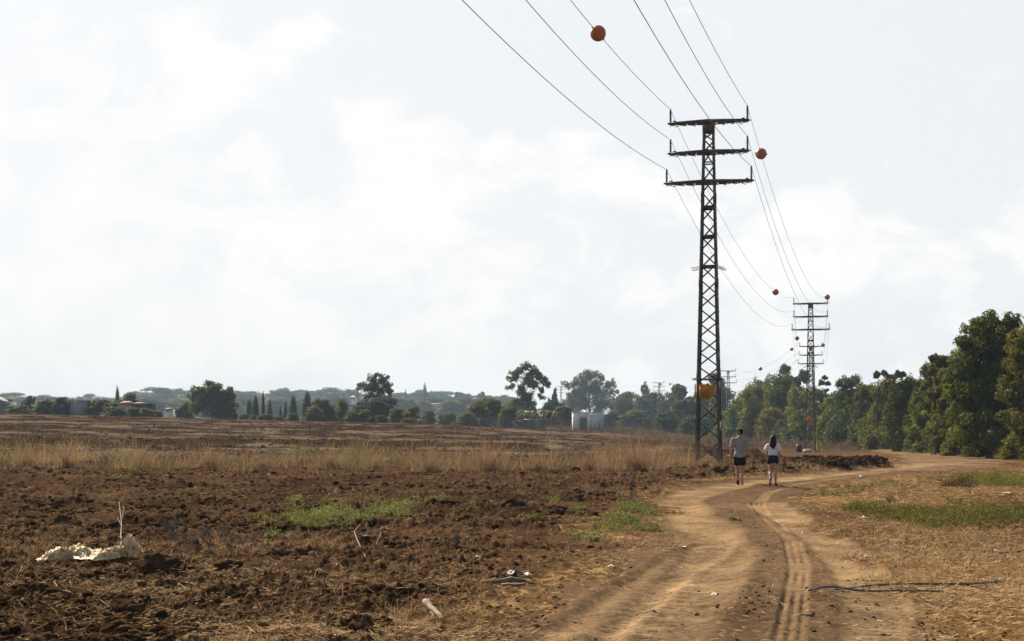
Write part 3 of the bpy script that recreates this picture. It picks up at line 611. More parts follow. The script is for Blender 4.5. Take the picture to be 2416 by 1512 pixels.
# ------------------------------------------------------------------ pylons
YAW = -math.atan(.268)
HT = 16.92; W0, W1 = 1.28, .52
ARMS = [(16.92, 1.93, 'top'), (15.43, 1.93, 'middle'), (13.96, 2.12, 'bottom')]
def hw(z): return (W0+(W1-W0)*z/HT)/2
def make_pylon():
    root = empty('power_pylon', (0, 0, 0)); root['category'] = 'power pylon'
    legw, t_ = .125, .016
    for sx, sy in ((-1, -1), (1, -1), (1, 1), (-1, 1)):
        mb = MB(); zs = [-.3, 4.4, 9.0, 13.2, HT-.02]; ws = [.135, .125, .11, .10]
        for k_ in range(4):
            lw = ws[k_]; p = Vector((sx*hw(zs[k_]), sy*hw(zs[k_]), zs[k_])); q = Vector((sx*hw(zs[k_+1]), sy*hw(zs[k_+1]), zs[k_+1]))
            prof = [(0, 0), (-sx*lw, 0), (-sx*lw, -sy*t_), (-sx*t_, -sy*t_), (-sx*t_, -sy*lw), (0, -sy*lw)]
            P1 = [(p.x+a_, p.y+b_, p.z) for a_, b_ in prof]; P2 = [(q.x+a_, q.y+b_, q.z+(.0 if k_ == 3 else .0)) for a_, b_ in prof]
            mb.add(np.array(P1+P2), q=[(i, (i+1) % 6, 6+(i+1) % 6, 6+i) for i in range(6)])
            if k_ < 3:   # splice plate with bolts
                mb.box((q.x-sx*.052, q.y+sy*.008, q.z), (.10, .014, .5)); mb.box((q.x+sx*.008, q.y-sy*.052, q.z), (.014, .10, .5))
        for i in range(26):   # bolt heads
            z_ = .8+i*.62
            mb.box((sx*hw(z_)-sx*.04, sy*hw(z_)+sy*.012, z_), (.028, .022, .028)); mb.box((sx*hw(z_)+sx*.012, sy*hw(z_)-sy*.04, z_), (.022, .028, .028))
        mb.obj('leg', M['rust'], root)
    nodes = [0.25]; st = .98
    while nodes[-1] < 16.2: nodes.append(nodes[-1]+st); st = .98 if nodes[-1] < 3.2 else .71 if nodes[-1] < 14.9 else .5
    nodes[-1] = 16.35
    mb = MB()
    for (face, s_, ph) in (('y', -1, 0), ('y', 1, 1), ('x', -1, 1), ('x', 1, 0)):
        for i in range(len(nodes)-1):
            a_, b_ = nodes[i], nodes[i+1]; e = 1 if (i+ph) % 2 else -1
            ha, hb = hw(a_), hw(b_); ins = .03
            if face == 'y': p = (-e*(ha-.05), s_*(ha-ins), a_); q = (e*(hb-.05), s_*(hb-ins), b_); up = (0, 1, 0)
            else: p = (s_*(ha-ins), -e*(ha-.05), a_); q = (s_*(hb-ins), e*(hb-.05), b_); up = (1, 0, 0)
            mb.prism(p, q, [(-.033, -.033), (.033, -.033), (.033, -.024), (-.024, -.024), (-.024, .033), (-.033, .033)], up)
    for z_, hgt in ((12.70, .15), (11.27, .12), (9.80, .10), (14.9, .07)):
        h_ = hw(z_)-.012
        for s_ in (-1, 1):
            mb.box((0, s_*(h_-.006), z_), (2*h_-.04, .012, hgt)); mb.box((s_*(h_-.006), 0, z_), (.012, 2*h_-.08, hgt))
    mb.obj('lattice', M['rust'], root)
    mb = MB(); h_ = hw(16.6)
    for s_ in (-1, 1):
        mb.box((0, s_*(h_+.012), 16.62), (2*h_+.02, .014, .46)); mb.box((s_*(h_+.012), 0, 16.62), (.014, 2*h_, .46))
    mb.obj('head_plate', M['rust'], root)
    att = {}
    for z_, hl, nm in ARMS:
        mb = MB(); ya = hw(z_)+.05
        for s_ in (-1, 1):
            for e in (-1, 1):   # paired channels that close towards the tips
                mb.prism((s_*.0, e*ya, z_), (s_*hl, e*.09, z_+.01), [(-.03, -.085), (.03, -.085), (.03, .085), (-.03, .085)], prof2=[(-.022, -.05), (.022, -.05), (.022, .05), (-.022, .05)])
            for i in range(7):  # lacing under the arm, hanging as little jagged flats
                t0 = .16+i*.115; x0 = s_*hl*t0; x1 = s_*hl*(t0+.10); y0 = ya+(.09-ya)*t0; y1 = ya+(.09-ya)*(t0+.10); e = 1 if i % 2 else -1
                mb.beam((x0, -e*y0, z_-.085), (x1, e*y1, z_-.105-.02*(i % 3)), .045, .03)
            mb.box((s_*hl, 0, z_+.01), (.12, .30, .06)); mb.box((s_*(hl+.05), 0, z_), (.16, .03, .03)); mb.box((s_*(hl-.25), 0, z_+.11), (.14, .12, .05))
            mb.beam((s_*(hl-.05), 0, z_-.14), (s_*(hl-.05), 0, z_+.08), .03, .03)
        mb.obj('cross_arm', M['rust'], root)
        for s_ in (-1, 1):
            mb = MB(); prof = [(.0, .03), (.055, .03), (.055, .08), (.032, .09)]; z1 = .10
            for i in range(8): prof += [(.032, z1), (.075, z1+.006), (.070, z1+.022), (.032, z1+.035)]; z1 += .064
            prof += [(.045, z1), (.05, z1+.06), (.025, z1+.10), (0, z1+.10)]
            ins = mb.lathe(prof); io = mb.obj('insulator', M['insul'], root, True, (s_*(hl-.05), 0, z_+.02))
            att[(nm, s_)] = (s_*(hl-.05), 0, z_+.02+z1+.08)
    for zc, L_, sl in ((9.78, .38, .10), (4.32, .22, .06)):  # barbed guards
        mb = MB(); h_ = hw(zc)
        for s1 in (-1, 1):
            for s2 in (-1, 1):
                mb.beam((s1*h_, s2*h_, zc), (s1*(h_+L_), s2*(h_+L_*.6), zc-sl), .03, .02)
        for k_ in range(5):
            f_ = (k_+1)/5*L_; c4 = [(-(h_+f_), -(h_+f_*.6)), ((h_+f_), -(h_+f_*.6)), ((h_+f_), (h_+f_*.6)), (-(h_+f_), (h_+f_*.6))]; zz = zc-sl*(k_+1)/5
            for i in range(4):
                p0 = c4[i]; p1 = c4[(i+1) % 4]
                if zc > 8 and i in (0, 2): continue
                pts = [(p0[0]+(p1[0]-p0[0])*t, p0[1]+(p1[1]-p0[1])*t, zz-.03*math.sin(math.pi*t)) for t in np.linspace(0, 1, 5)]
                mb.tube(pts, .006, 4)
                for t in np.linspace(.05, .95, 9):
                    c_ = (p0[0]+(p1[0]-p0[0])*t, p0[1]+(p1[1]-p0[1])*t, zz-.03*math.sin(math.pi*t)); dv = [random.uniform(-.06, .06) for _ in range(3)]
                    mb.beam([c_[i_]-dv[i_] for i_ in range(3)], [c_[i_]+dv[i_] for i_ in range(3)], .005, .005)
        mb.obj('climbing_guard', M['rust'], root)
    # warning signs on the near and the left face
    zs = 3.62; hy = hw(zs)
    mb = MB()
    outl = [(-.40, .40), (.12, .40), (.12, .30), (.36, .30), (.36, -.14), (.06, -.38), (-.40, -.28)]
    n_ = len(outl); y0, y1 = -(hy+.050), -(hy+.044)
    mb.add(np.array([(a_-.02, y0, zs+b_) for a_, b_ in outl]+[(a_-.02, y1, zs+b_) for a_, b_ in outl]), q=[(i, (i+1) % n_, n_+(i+1) % n_, n_+i) for i in range(n_)], t=[(0, i+1, i) for i in range(1, n_-1)]+[(n_, n_+i, n_+i+1) for i in range(1, n_-1)])
    sg = mb.obj('warning_sign', M['sign'], root)
    mb = MB(); random.seed(5)
    for row in range(5):
        z_ = zs+.14-row*.085; x_ = -.34 if row else -.02
        while x_ < .06:
            w_ = random.uniform(.018, .034)
            mb.box((x_+w_/2, y0-.003, z_), (w_, .004, random.choice((.034, .044, .03))))
            x_ += w_+random.choice((.008, .008, .03))
    mb.obj('lettering', M['signink'], sg)
    mb = MB(); cx_, cz_ = -.27, zs+.27; k_ = 14
    ring = [(cx_+r_*math.cos(2*math.pi*i/k_), y0-.004, cz_+r_*math.sin(2*math.pi*i/k_)) for r_ in (.055, .075) for i in range(k_)]
    mb.add(ring, q=[(i, (i+1) % k_, k_+(i+1) % k_, k_+i) for i in range(k_)]); mb.beam((cx_-.045, y0-.003, cz_+.045), (cx_+.045, y0-.003, cz_-.045), .004, .016, up=(0, 1, 0)); mb.obj('symbol', M['signred'], sg)
    mb = MB(); mb.box((-(hy+.10), 0, zs+.05), (.006, .62, .72)); mb.obj('warning_sign', M['sign'], root)
    return root, att
pyl0, ATT = make_pylon()
PY = [(1672, 70, 0., 'nearest and largest dark lattice pylon with orange warning sign by the road'),
      (1912.5, 160, None, 'second dark lattice pylon with yellow plastic at its foot beyond the soil heap'),
      (1913, 241, None, 'third lattice pylon seen directly behind the second pylon'),
      (1718, 357, None, 'fourth small lattice pylon half hidden behind the nearest pylon'),
      (1555, 500, None, 'fifth small grey lattice pylon before the trees left of the nearest pylon'),
      (1438, 600, None, 'thin pale lattice pylon before the broad eucalyptus behind the white hut'),
      (1323.6, 720, None, 'farthest tiny pylon with arms just left of the broad eucalyptus')]
XY = [at(u_, d_) for u_, d_, *_ in PY]
TOPV = [288, 716, 817, 875, 903, 930, 912]
PYL = []; bases = []
for i, (u_, d_, _, lab) in enumerate(PY):
    x_, y_ = XY[i]
    nx = XY[i+1] if i < len(XY)-1 else (2*XY[i][0]-XY[i-1][0], 2*XY[i][1]-XY[i-1][1]); pv = XY[i-1] if i else (XY[0][0]-24, -16)
    d1 = Vector((x_-pv[0], y_-pv[1])).normalized(); d2 = Vector((nx[0]-x_, nx[1]-y_)).normalized(); dv = (d1+d2).normalized()
    rz = math.atan2(-dv.x, dv.y)
    zt = zat(TOPV[i], d_); zb = float(base_z(np.array([x_]), np.array([y_]))[0]); sc_ = (zt-zb)/HT
    if i == 0: sc_ = 1.0; zb = zt-HT; rz = -.22
    o = pyl0 if i == 0 else copy_tree(pyl0)
    o.location = (x_, y_, zb); o.rotation_euler = (0, 0, rz)
    s_ = min(max(sc_, .8), 1.15); o.scale = (s_ if i else 1, s_ if i else 1, sc_)
    tag(o, lab, 'power pylon', 'lattice pylons carrying the power line')
    if i >= 3:   # too far for barbs and signs to read
        pass
    PYL.append((o, Matrix.Translation(o.location) @ Matrix.Rotation(rz, 4, 'Z') @ Matrix.Diagonal((*o.scale, 1))))
def apt(i, key): return PYL[i][1] @ Vector(ATT[key])
KEYS = [('top', -1), ('top', 1), ('middle', -1), ('middle', 1), ('bottom', -1), ('bottom', 1)]
NEARFIT = {('top', -1): (.275, .0825), ('middle', -1): (.2525, .1175), ('bottom', -1): (.275, .100), ('top', 1): (.2725, .065), ('middle', 1): (.255, .105), ('bottom', 1): (.2575, .115)}
WP = {}
nth_name = ['nearest', 'second', 'third', 'fourth', 'fifth', 'sixth', 'farthest']
side = {-1: 'left', 1: 'right'}
def wire(pts, rad, label):
    mb = MB(); mb.tube(pts, rad, 5); o = mb.obj('power_cable', M['wire'], None, True)
    return tag(o, label, 'power cable', 'cables of the overhead power line')
for k_ in KEYS:
    A = apt(0, k_); m_, a_ = NEARFIT[k_]
    pts = [A+Vector((-m_*s, -s, -a_*s+.0016*s*s)) for s in np.linspace(0, 88, 45)]
    WP[(-1, k_)] = pts
    wire(pts, .0125, f'{k_[0]} {side[k_[1]]} cable running from the nearest pylon up over the viewer')
    for i in range(6):
        A, B = apt(i, k_), apt(i+1, k_); sag = [2.75, 2.3, 2.9, 3.6, 2.8, 3.0][i]
        if i == 0: sag += {('top', -1): -.15, ('middle', -1): 0, ('bottom', -1): .05, ('top', 1): 0, ('middle', 1): .2, ('bottom', 1): .4}[k_]
        pts = [A+(B-A)*t+Vector((0, 0, -4*sag*t*(1-t))) for t in np.linspace(0, 1, 33)]
        WP[(i, k_)] = pts
        wire(pts, (.010, .012, .016, .02, .025, .025)[i], f'{k_[0]} {side[k_[1]]} cable hanging between the {nth_name[i]} and the {nth_name[i+1]} pylon')
# marker balls on the cables
def make_ball():
    root = empty('marker_ball', (0, 0, 0)); v, f_ = ico(4)
    o = obj('shell', mk_mesh('shell', v*.30, f_, M['ball'], True), root)
    mb = MB(); k_ = 28
    for a_, b_ in ((0, 1),):
        ring = []
        for r_, z_ in ((.292, -.008), (.308, -.008), (.308, .008), (.292, .008)):
            ring.append((r_, z_))
        mb.lathe(ring, k=40)
    for s_ in (-1, 1): mb.box((s_*.325, 0, 0), (.05, .05, .035))
    mb.lathe([(.0, .302), (.02, .302), (.02, .296)], k=8)
    mb.obj('seam_flange', M['ballseam'], root)
    return root
ball0 = make_ball()
def near_pt(pts, u_, v_):
    best = None
    for p, q in zip(pts[:-1], pts[1:]):
        for t in np.linspace(0, 1, 12):
            r_ = p+(q-p)*t
            if r_.y < 5: continue
            uu = CU+F*r_.x/r_.y; vv = HV-F*(r_.z-CAMH)/r_.y; e = (uu-u_)**2+(vv-v_)**2
            if best is None or e < best[0]: best = (e, r_.copy())
    return best[1]
BALLS = [((-1, ('top', -1)), 1410, 77, 'largest orange marker ball, on the cable nearest the viewer', (1.15, .65, .5)),
         ((0, ('top', 1)), 1792, 364, 'orange marker ball just right of the nearest pylon', (1.62, .1, 0)),
         ((0, ('top', -1)), 1829, 690, 'orange marker ball between the nearest and second pylon', (1.5, .2, 0)),
         ((0, ('top', 1)), 1954, 708, 'orange marker ball at the right tip of the second pylon', (1.5, 0, 0)),
         ((1, ('top', -1)), 1881, 798, 'marker ball left of the second pylon mast below its arms', (1.5, .3, 0)),
         ((2, ('top', -1)), 1873, 831, 'small marker ball left of the third pylon arms', (1.5, .3, 0)),
         ((1, ('top', 1)), 1939, 831, 'small marker ball right of the third pylon arms', (1.5, .3, 0)),
         ((2, ('top', -1)), 1799, 882, 'tiny marker ball above the yellowish tree', (1.5, 0, 0)),
         ((3, ('top', 1)), 1667, 902, 'tiny marker ball seen through the nearest pylon above its sign', (1.5, 0, 0)),
         ((3, ('top', 1)), 1577, 915, 'tiny marker ball right of the fifth pylon arms', (1.5, 0, 0)),
         ((3, ('top', -1)), 1557, 911, 'tiny marker ball against the fifth pylon mast', (1.5, 0, 0)),
         ((4, ('top', -1)), 1497, 937, 'tiny marker ball above the brownish tree right of the broad eucalyptus', (1.5, 0, 0)),
         ((5, ('top', 1)), 1407, 932, 'right one of two tiny marker balls before the broad eucalyptus', (1.5, 0, 0)),
         ((5, ('top', -1)), 1381, 931, 'left one of two tiny marker balls before the broad eucalyptus', (1.5, 0, 0)),
         ((5, ('top', 1)), 1327, 918, 'tiny marker ball against the farthest pylon', (1.5, 0, 0))]
for i, (key, u_, v_, lab, rot) in enumerate(BALLS):
    o = ball0 if i == 0 else copy_tree(ball0)
    o.location = near_pt(WP[key], u_, v_); o.rotation_euler = rot
    if i > 6: o.scale = (1.25,)*3
    tag(o, lab, 'marker ball', 'orange aircraft warning balls on the cables')

# ------------------------------------------------------------------ trees
def leaves(name, clumps, n, leaf, ca, cb, asp=.5, inner=.25, mat=None):
    """clumps: (k,4+) x y z r [rz]; leaf cards on the shells of clumplets on each clump"""
    cl = np.array([list(c_)+([c_[3]] if len(c_) < 5 else []) for c_ in clumps], float); k = len(cl)
    sub = 14; dirs = rng.normal(0, 1, (k, sub, 3)); dirs[:, :, 2] = dirs[:, :, 2]*.8+.15; dirs /= np.linalg.norm(dirs, axis=2)[:, :, None]
    R3 = np.stack([cl[:, 3], cl[:, 3], cl[:, 4]], -1)
    sc_ = (cl[:, None, :3]+dirs*R3[:, None, :]*rng.uniform(.45, .95, (k, sub, 1))).reshape(-1, 3); sr = np.repeat(R3*.40, sub, 0)*rng.uniform(.6, 1.3, (k*sub, 1))
    scol = cols(k*sub, ca, cb, .18)
    wts = (sr[:, 0]**2); wts /= wts.sum(); pick = rng.choice(k*sub, n, p=wts)
    d = rng.normal(0, 1, (n, 3)); d /= np.linalg.norm(d, axis=1)[:, None]
    q = np.where(rng.uniform(0, 1, n) < inner, rng.uniform(.3, .9, n), rng.uniform(.85, 1.08, n))[:, None]
    P_ = sc_[pick]+d*sr[pick]*q
    out_ = sc_[pick]-cl[pick//sub, :3]; out_ /= (np.linalg.norm(out_, axis=1)[:, None]+1e-6)
    nv = d*.9+out_*.35+rng.normal(0, .45, (n, 3)); nv /= np.linalg.norm(nv, axis=1)[:, None]
    t1 = np.cross(nv, rng.normal(0, 1, (n, 3))); t1 /= np.linalg.norm(t1, axis=1)[:, None]; t2 = np.cross(nv, t1)
    ls_ = leaf*rng.uniform(.6, 1.4, n); A1 = t1*ls_[:, None]*.5; A2 = t2*(ls_*asp)[:, None]*.5
    Vv = np.stack([P_-A1, P_-A2, P_+A1, P_+A2], 1).reshape(-1, 3); b0 = np.arange(n)*4
    cc_ = np.clip(scol[pick]*rng.uniform(.75, 1.25, (n, 1)), 0, 1)
    return mk_mesh(name, Vv, np.stack([b0, b0+1, b0+2, b0+3], -1), mat or M['leaf'], False, np.repeat(cc_, 4, 0))
def clumps_for(kind, W, H, seed):
    R = random.Random(seed); out_ = []
    if kind == 'round':
        for i in range(54):
            t = R.uniform(0, 6.283); zz = R.uniform(0, 1.0)**.95; rad = math.sqrt(max(0, 1-(zz*1.02-.25)**2/.64 if zz > .25 else 1))*R.uniform(.55, 1)
            r_ = R.uniform(.13, .22)*min(W, H*1.3)
            out_.append((math.cos(t)*rad*(W/2-r_*.8), math.sin(t)*rad*(W/2-r_*.8), zz*(H-r_*1.1)+.05*H*R.uniform(-1, .3), r_, r_*R.uniform(.7, .9)))
        out_.append((0, 0, H*.3, W*.36, H*.36))
    elif kind == 'hedge':      # tall eucalyptus clothed to the ground
        for i in range(62):
            zz = R.uniform(0, 1)**1.15; rad = (1-.5*zz**2.2)*R.uniform(.3, 1); t = R.uniform(0, 6.283); r_ = R.uniform(.13, .23)*W*(1-.3*zz)
            out_.append((math.cos(t)*rad*(W/2-r_*.7), math.sin(t)*rad*(W/2-r_*.7), zz*(H-r_), r_, r_*R.uniform(.9, 1.35)))
        out_.append((0, 0, H*.4, W*.28, H*.34))
    elif kind == 'gum':        # open crown of separate tufts on limbs
        for i in range(26):
            zz = R.uniform(.30, 1); rad = (.35+.65*math.sin(math.pi*min(1, (1.08-zz)/.72)**.8))*R.uniform(.25, 1); t = R.uniform(0, 6.283); r_ = R.uniform(.085, .15)*min(H, W*1.3)
            out_.append((math.cos(t)*rad*(W/2-r_*.7), math.sin(t)*rad*(W/2-r_*.7), zz*(H-r_), r_, r_*R.uniform(.75, 1.05)))
    elif kind == 'cypress':
        for i in range(16):
            zz = i/15; r_ = W*.5*(.75+.25*math.sin(zz*3))*(1-zz**2.2*.85)
            out_.append((R.uniform(-.06, .06)*W, R.uniform(-.06, .06)*W, zz*(H-r_*.6)+.03*H, r_, r_*1.7))
    elif kind == 'umbrella':
        for i in range(26):
            t = R.uniform(0, 6.283); rad = R.uniform(0, 1)**.6; r_ = R.uniform(.10, .15)*W
            out_.append((math.cos(t)*rad*(W/2-r_), math.sin(t)*rad*(W/2-r_), H*(.88-.28*rad**2.2)-r_*.4+R.uniform(-.03, .02)*H, r_, r_*.65))
    elif kind == 'thin':
        for i in range(24):
            zz = R.uniform(.1, 1); r_ = R.uniform(.12, .22)*W; t = R.uniform(0, 6.283)
            out_.append((math.cos(t)*W*.4*R.random(), math.sin(t)*W*.4*R.random(), zz*(H-r_), r_, r_*1.1))
    return out_
def trunk(name, clumps, H, W, seed, r0=None):
    R = random.Random(seed+99); mb = MB(); r0 = r0 or H*.022+.05
    top = H*.72; bend = (R.uniform(-.05, .05)*H, R.uniform(-.05, .05)*H)
    def P(t): return Vector((bend[0]*t*t, bend[1]*t*t, -.3+(top+.3)*t))
    mb.tube([P(t) for t in np.linspace(0, 1, 7)], [r0*(1.25 if i == 0 else 1-.75*i/6) for i in range(7)], 8)
    for c_ in sorted(clumps, key=lambda q: -q[3])[:14]:
        tt = max(.12, min(.95, (c_[2]*.62)/top)); a_ = P(tt); b_ = Vector(c_[:3]); mid = (a_+b_)/2+Vector((0, 0, -.04*H))
        rr_ = r0*(.5*(1-tt)+.12); mb.tube([a_, mid, b_], [rr_, rr_*.7, rr_*.25], 5)
    return mb.mesh(name, M['bark'], True)
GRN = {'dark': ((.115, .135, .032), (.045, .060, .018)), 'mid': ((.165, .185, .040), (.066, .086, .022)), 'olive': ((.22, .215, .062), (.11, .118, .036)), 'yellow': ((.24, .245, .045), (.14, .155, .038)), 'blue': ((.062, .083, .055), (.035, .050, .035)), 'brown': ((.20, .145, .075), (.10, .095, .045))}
VAR = {}
def variant(kind, tint, k=0, W=8., H=12., n=20000, leaf=.42):
    key = (kind, tint, k)
    if key not in VAR:
        cl = clumps_for(kind, W, H, hash(kind) % 1 + k*31+len(kind)*7)
        VAR[key] = (leaves('crown', cl, n, leaf, *GRN[tint], asp=.55), trunk('trunk', cl, H, W, k), W, H)
    return VAR[key]
TREES = 0
def tree(u_, d_, vtop, wpx, kind, tint, label, k=0, name=None, cat='tree', group=None, zb=None, rot=None, own=None):
    x_, y_ = at(u_, d_); z_ = float(base_z(np.array([x_]), np.array([y_]))[0]) if zb is None else zb
    Wt = wpx/F*d_*(1.45 if kind == 'hedge' else (1.5 if zat(vtop, d_)-z_ > 6.5 else 1.15) if kind == 'round' else 1.12); Ht = zat(vtop, d_)-z_
    rot = random.uniform(0, 6.28) if rot is None else rot
    nm = name or {'cypress': 'cypress_tree', 'round': 'bush' if Ht < 4.5 else 'round_tree', 'hedge': 'eucalyptus_tree', 'gum': 'eucalyptus_tree', 'umbrella': 'pine_tree', 'thin': 'eucalyptus_tree'}[kind]
    if own:
        n_, lf = own; cl = clumps_for(kind, Wt, Ht, k*17+5)
        cm, tm_ = leaves('crown', cl, int(n_*1.7), lf, *GRN[tint]), trunk('trunk', cl, Ht, Wt, k); sc_ = (1, 1, 1); rot = 0
    else:
        cm, tm_, W_, H_ = variant(kind, tint, k); sc_ = (Wt/W_, Wt/W_, Ht/H_)
    root = empty(nm, (x_, y_, z_), rot, sc_); obj('crown', cm, root); obj('trunk', tm_, root)
    tag(root, label, 'bush' if nm == 'bush' else cat, group)
    return root
exec_trees = []
def custom(u_, d_, vtop, lobes, tint, label, leafn, leaf, group=None, depth=.8):
    """a tree whose crown lobes are given as (du, v, r) in reference pixels at its distance, spread in depth"""
    x_, y_ = at(u_, d_); z_ = float(base_z(np.array([x_]), np.array([y_]))[0]); s_ = d_/F; cl = []
    for du, v_, r_ in lobes:
        zc = zat(v_, d_)-z_; span = max(r_*s_*depth*2.2, 1.0)
        cl.append((du*s_, random.uniform(-1, 1)*span*.5, zc, r_*s_, r_*s_*.92))
        for _ in range(2 if r_ > 9 else 0): cl.append((du*s_+random.uniform(-.8, .8)*r_*s_, random.uniform(-1, 1)*span*.7, zc+random.uniform(-.8, .5)*r_*s_, r_*s_*.6, r_*s_*.55))
        if r_ > 14 and d_ < 200: cl.append((du*s_+random.uniform(-.3, .3)*r_*s_, random.uniform(-1, 1)*span, zc-random.uniform(0, .4)*r_*s_, r_*s_*.8, r_*s_*.75))
    H_ = zat(vtop, d_)-z_; root = empty('eucalyptus_tree', (x_, y_, z_))
    obj('crown', leaves('crown', cl, leafn, leaf, *GRN[tint]), root); obj('trunk', trunk('trunk', cl, H_, H_*.6, 3, r0=H_*.026), root)
    return tag(root, label, 'tree', group)
G1 = 'trees of the dense row on the right'; G2 = 'trees beyond the field on the left'; G3 = 'hazy trees on the far ridge'; G4 = 'trees of the row behind the pylons'; G5 = 'slender cypresses beyond the field'; G6 = 'low bushes at the far edge of the field'
# right-hand row, near ones with their own foliage
custom(2334, 93, 733, [(10, 760, 34), (50, 765, 30), (20, 800, 42), (-45, 778, 26), (-60, 805, 20), (-15, 835, 46), (45, 840, 44), (70, 800, 30), (-60, 860, 38), (10, 890, 50), (60, 900, 46), (-50, 920, 44), (-80, 900, 26), (20, 955, 52), (75, 960, 44), (-55, 975, 46), (0, 1020, 50), (60, 1020, 42), (-70, 1025, 36), (85, 880, 30)], 'mid', 'tallest leafy tree of the right-hand row, with an open tuft on its left', 60000, .20, G1)
custom(2425, 84, 765, [(0, 800, 40), (30, 790, 40), (-25, 850, 36), (20, 870, 46), (-30, 915, 36), (15, 950, 46), (-30, 990, 36), (20, 1020, 44), (-20, 1045, 30)], 'mid', 'leafy tree cut off by the right edge of the picture', 26000, .18, G1)
tree(2225, 118, 832, 72, 'gum', 'olive', 'slim olive tree with a loose top left of the tallest right-hand tree', 1, group=G1, own=(20000, .22))
tree(2262, 112, 860, 100, 'hedge', 'mid', 'dark leafy tree wedged left of the tallest right-hand tree', 2, group=G1, own=(26000, .21))
tree(2205, 132, 850, 84, 'hedge', 'mid', 'leafy tree below the slim olive tree in the right-hand row', 3, group=G1, own=(24000, .23))
tree(2150, 150, 882, 110, 'hedge', 'dark', 'broad dark tree left of the slim olive tree', 4, group=G1, own=(24000, .25))
tree(2183, 140, 892, 70, 'round', 'mid', 'lower green tree filling the gap beside the broad dark tree', 5, group=G1, name='round_tree', own=(14000, .24))
tree(2084, 205, 871, 38, 'thin', 'dark', 'left one of two thin trees standing above the right-hand row', 6, group=G1, own=(4500, .34))
tree(2117, 205, 868, 36, 'thin', 'dark', 'right one of two thin trees standing above the right-hand row', 7, group=G1, own=(4500, .34))
tree(2100, 180, 892, 90, 'hedge', 'mid', 'green tree under the two thin trees', 8, group=G1, own=(18000, .29))
tree(2055, 195, 899, 84, 'hedge', 'dark', 'dark tree left of the two thin trees', 9, group=G1, own=(16000, .31))
tree(2005, 215, 884, 80, 'hedge', 'dark', 'pointed dark tree midway between second pylon and thin trees', 10, group=G1, own=(15000, .33))
tree(1972, 225, 915, 64, 'round', 'olive', 'low olive tree just right of the second pylon', 11, group=G1, name='round_tree', own=(9000, .34))
tree(1948, 262, 882, 46, 'gum', 'olive', 'tufted tree peeking out right of the second pylon mast', 12, group=G1, own=(6000, .4))
tree(1930, 255, 912, 80, 'hedge', 'mid', 'green tree directly behind the second pylon', 13, group=G1, own=(11000, .4))
tree(1868, 290, 855, 84, 'gum', 'dark', 'tall loose crowned tree left of the second pylon', 14, group=G1, own=(11000, .42))
tree(1890, 272, 905, 70, 'hedge', 'olive', 'lower olive tree at the left foot of the second pylon', 15, group=G1, own=(9000, .4))
tree(1838, 282, 872, 90, 'hedge', 'mid', 'broad tree under the tall loose crown', 16, group=G1, own=(13000, .42))
tree(1822, 262, 950, 62, 'round', 'olive', 'rounded olive tree above the walking woman', 17, group=G1, name='round_tree', own=(7000, .4))
tree(1776, 276, 904, 62, 'hedge', 'yellow', 'yellowish green tree right of the nearest pylon', 18, group=G1, own=(9000, .4))
tree(1790, 300, 892, 70, 'hedge', 'dark', 'dark tree behind the yellowish green tree', 19, group=G1, own=(8000, .44))
tree(1742, 305, 930, 60, 'hedge', 'mid', 'dark green tree above the walking man', 20, group=G1, own=(7500, .44))
for u_, d_, vt, wp, kd, tn, lb in [
    (2410, 100, 870, 120, 'hedge', 'dark', 'dark foliage filling behind the tree at the right edge'), (2300, 125, 850, 120, 'hedge', 'dark', 'dark foliage behind the tallest right-hand tree'),
    (2030, 235, 905, 90, 'hedge', 'mid', 'green tree behind the pointed dark tree'), (2130, 200, 895, 110, 'hedge', 'dark', 'dark tree behind the broad dark tree'), (1985, 260, 905, 70, 'round', 'mid', 'round top behind the low olive tree')]:
    tree(u_, d_, vt, wp, kd, tn, lb, 1, group=G1)
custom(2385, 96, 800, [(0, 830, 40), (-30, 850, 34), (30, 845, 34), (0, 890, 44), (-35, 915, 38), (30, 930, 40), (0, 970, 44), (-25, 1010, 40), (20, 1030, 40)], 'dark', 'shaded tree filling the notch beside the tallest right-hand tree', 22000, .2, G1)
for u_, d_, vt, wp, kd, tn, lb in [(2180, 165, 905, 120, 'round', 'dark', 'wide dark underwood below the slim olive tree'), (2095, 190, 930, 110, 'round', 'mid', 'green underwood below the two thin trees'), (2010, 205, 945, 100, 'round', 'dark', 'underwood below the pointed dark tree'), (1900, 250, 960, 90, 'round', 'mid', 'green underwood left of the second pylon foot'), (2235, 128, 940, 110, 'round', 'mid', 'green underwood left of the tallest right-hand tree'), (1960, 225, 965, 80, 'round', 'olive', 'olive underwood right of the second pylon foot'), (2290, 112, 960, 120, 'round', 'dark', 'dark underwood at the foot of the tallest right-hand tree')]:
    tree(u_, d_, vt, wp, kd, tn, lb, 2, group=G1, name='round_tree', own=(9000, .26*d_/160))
# low growth before the right-hand trees
tree(2248, 106, 1030, 60, 'round', 'yellow', 'low yellowish bush at the foot of the right-hand row', 21, name='bush', group='bushes at the foot of the right-hand trees', own=(5000, .12))
tree(2392, 86, 1015, 60, 'round', 'yellow', 'bright green bush below the trees at the right edge', 22, name='bush', group='bushes at the foot of the right-hand trees', own=(5200, .10))
tree(2300, 99, 1025, 70, 'round', 'mid', 'dark green bush between the two bright bushes', 23, name='bush', group='bushes at the foot of the right-hand trees', own=(5000, .12))
tree(2055, 172, 1020, 34, 'round', 'yellow', 'small bright bush below the pointed dark tree', 24, name='bush', group='bushes at the foot of the right-hand trees', own=(2500, .2))
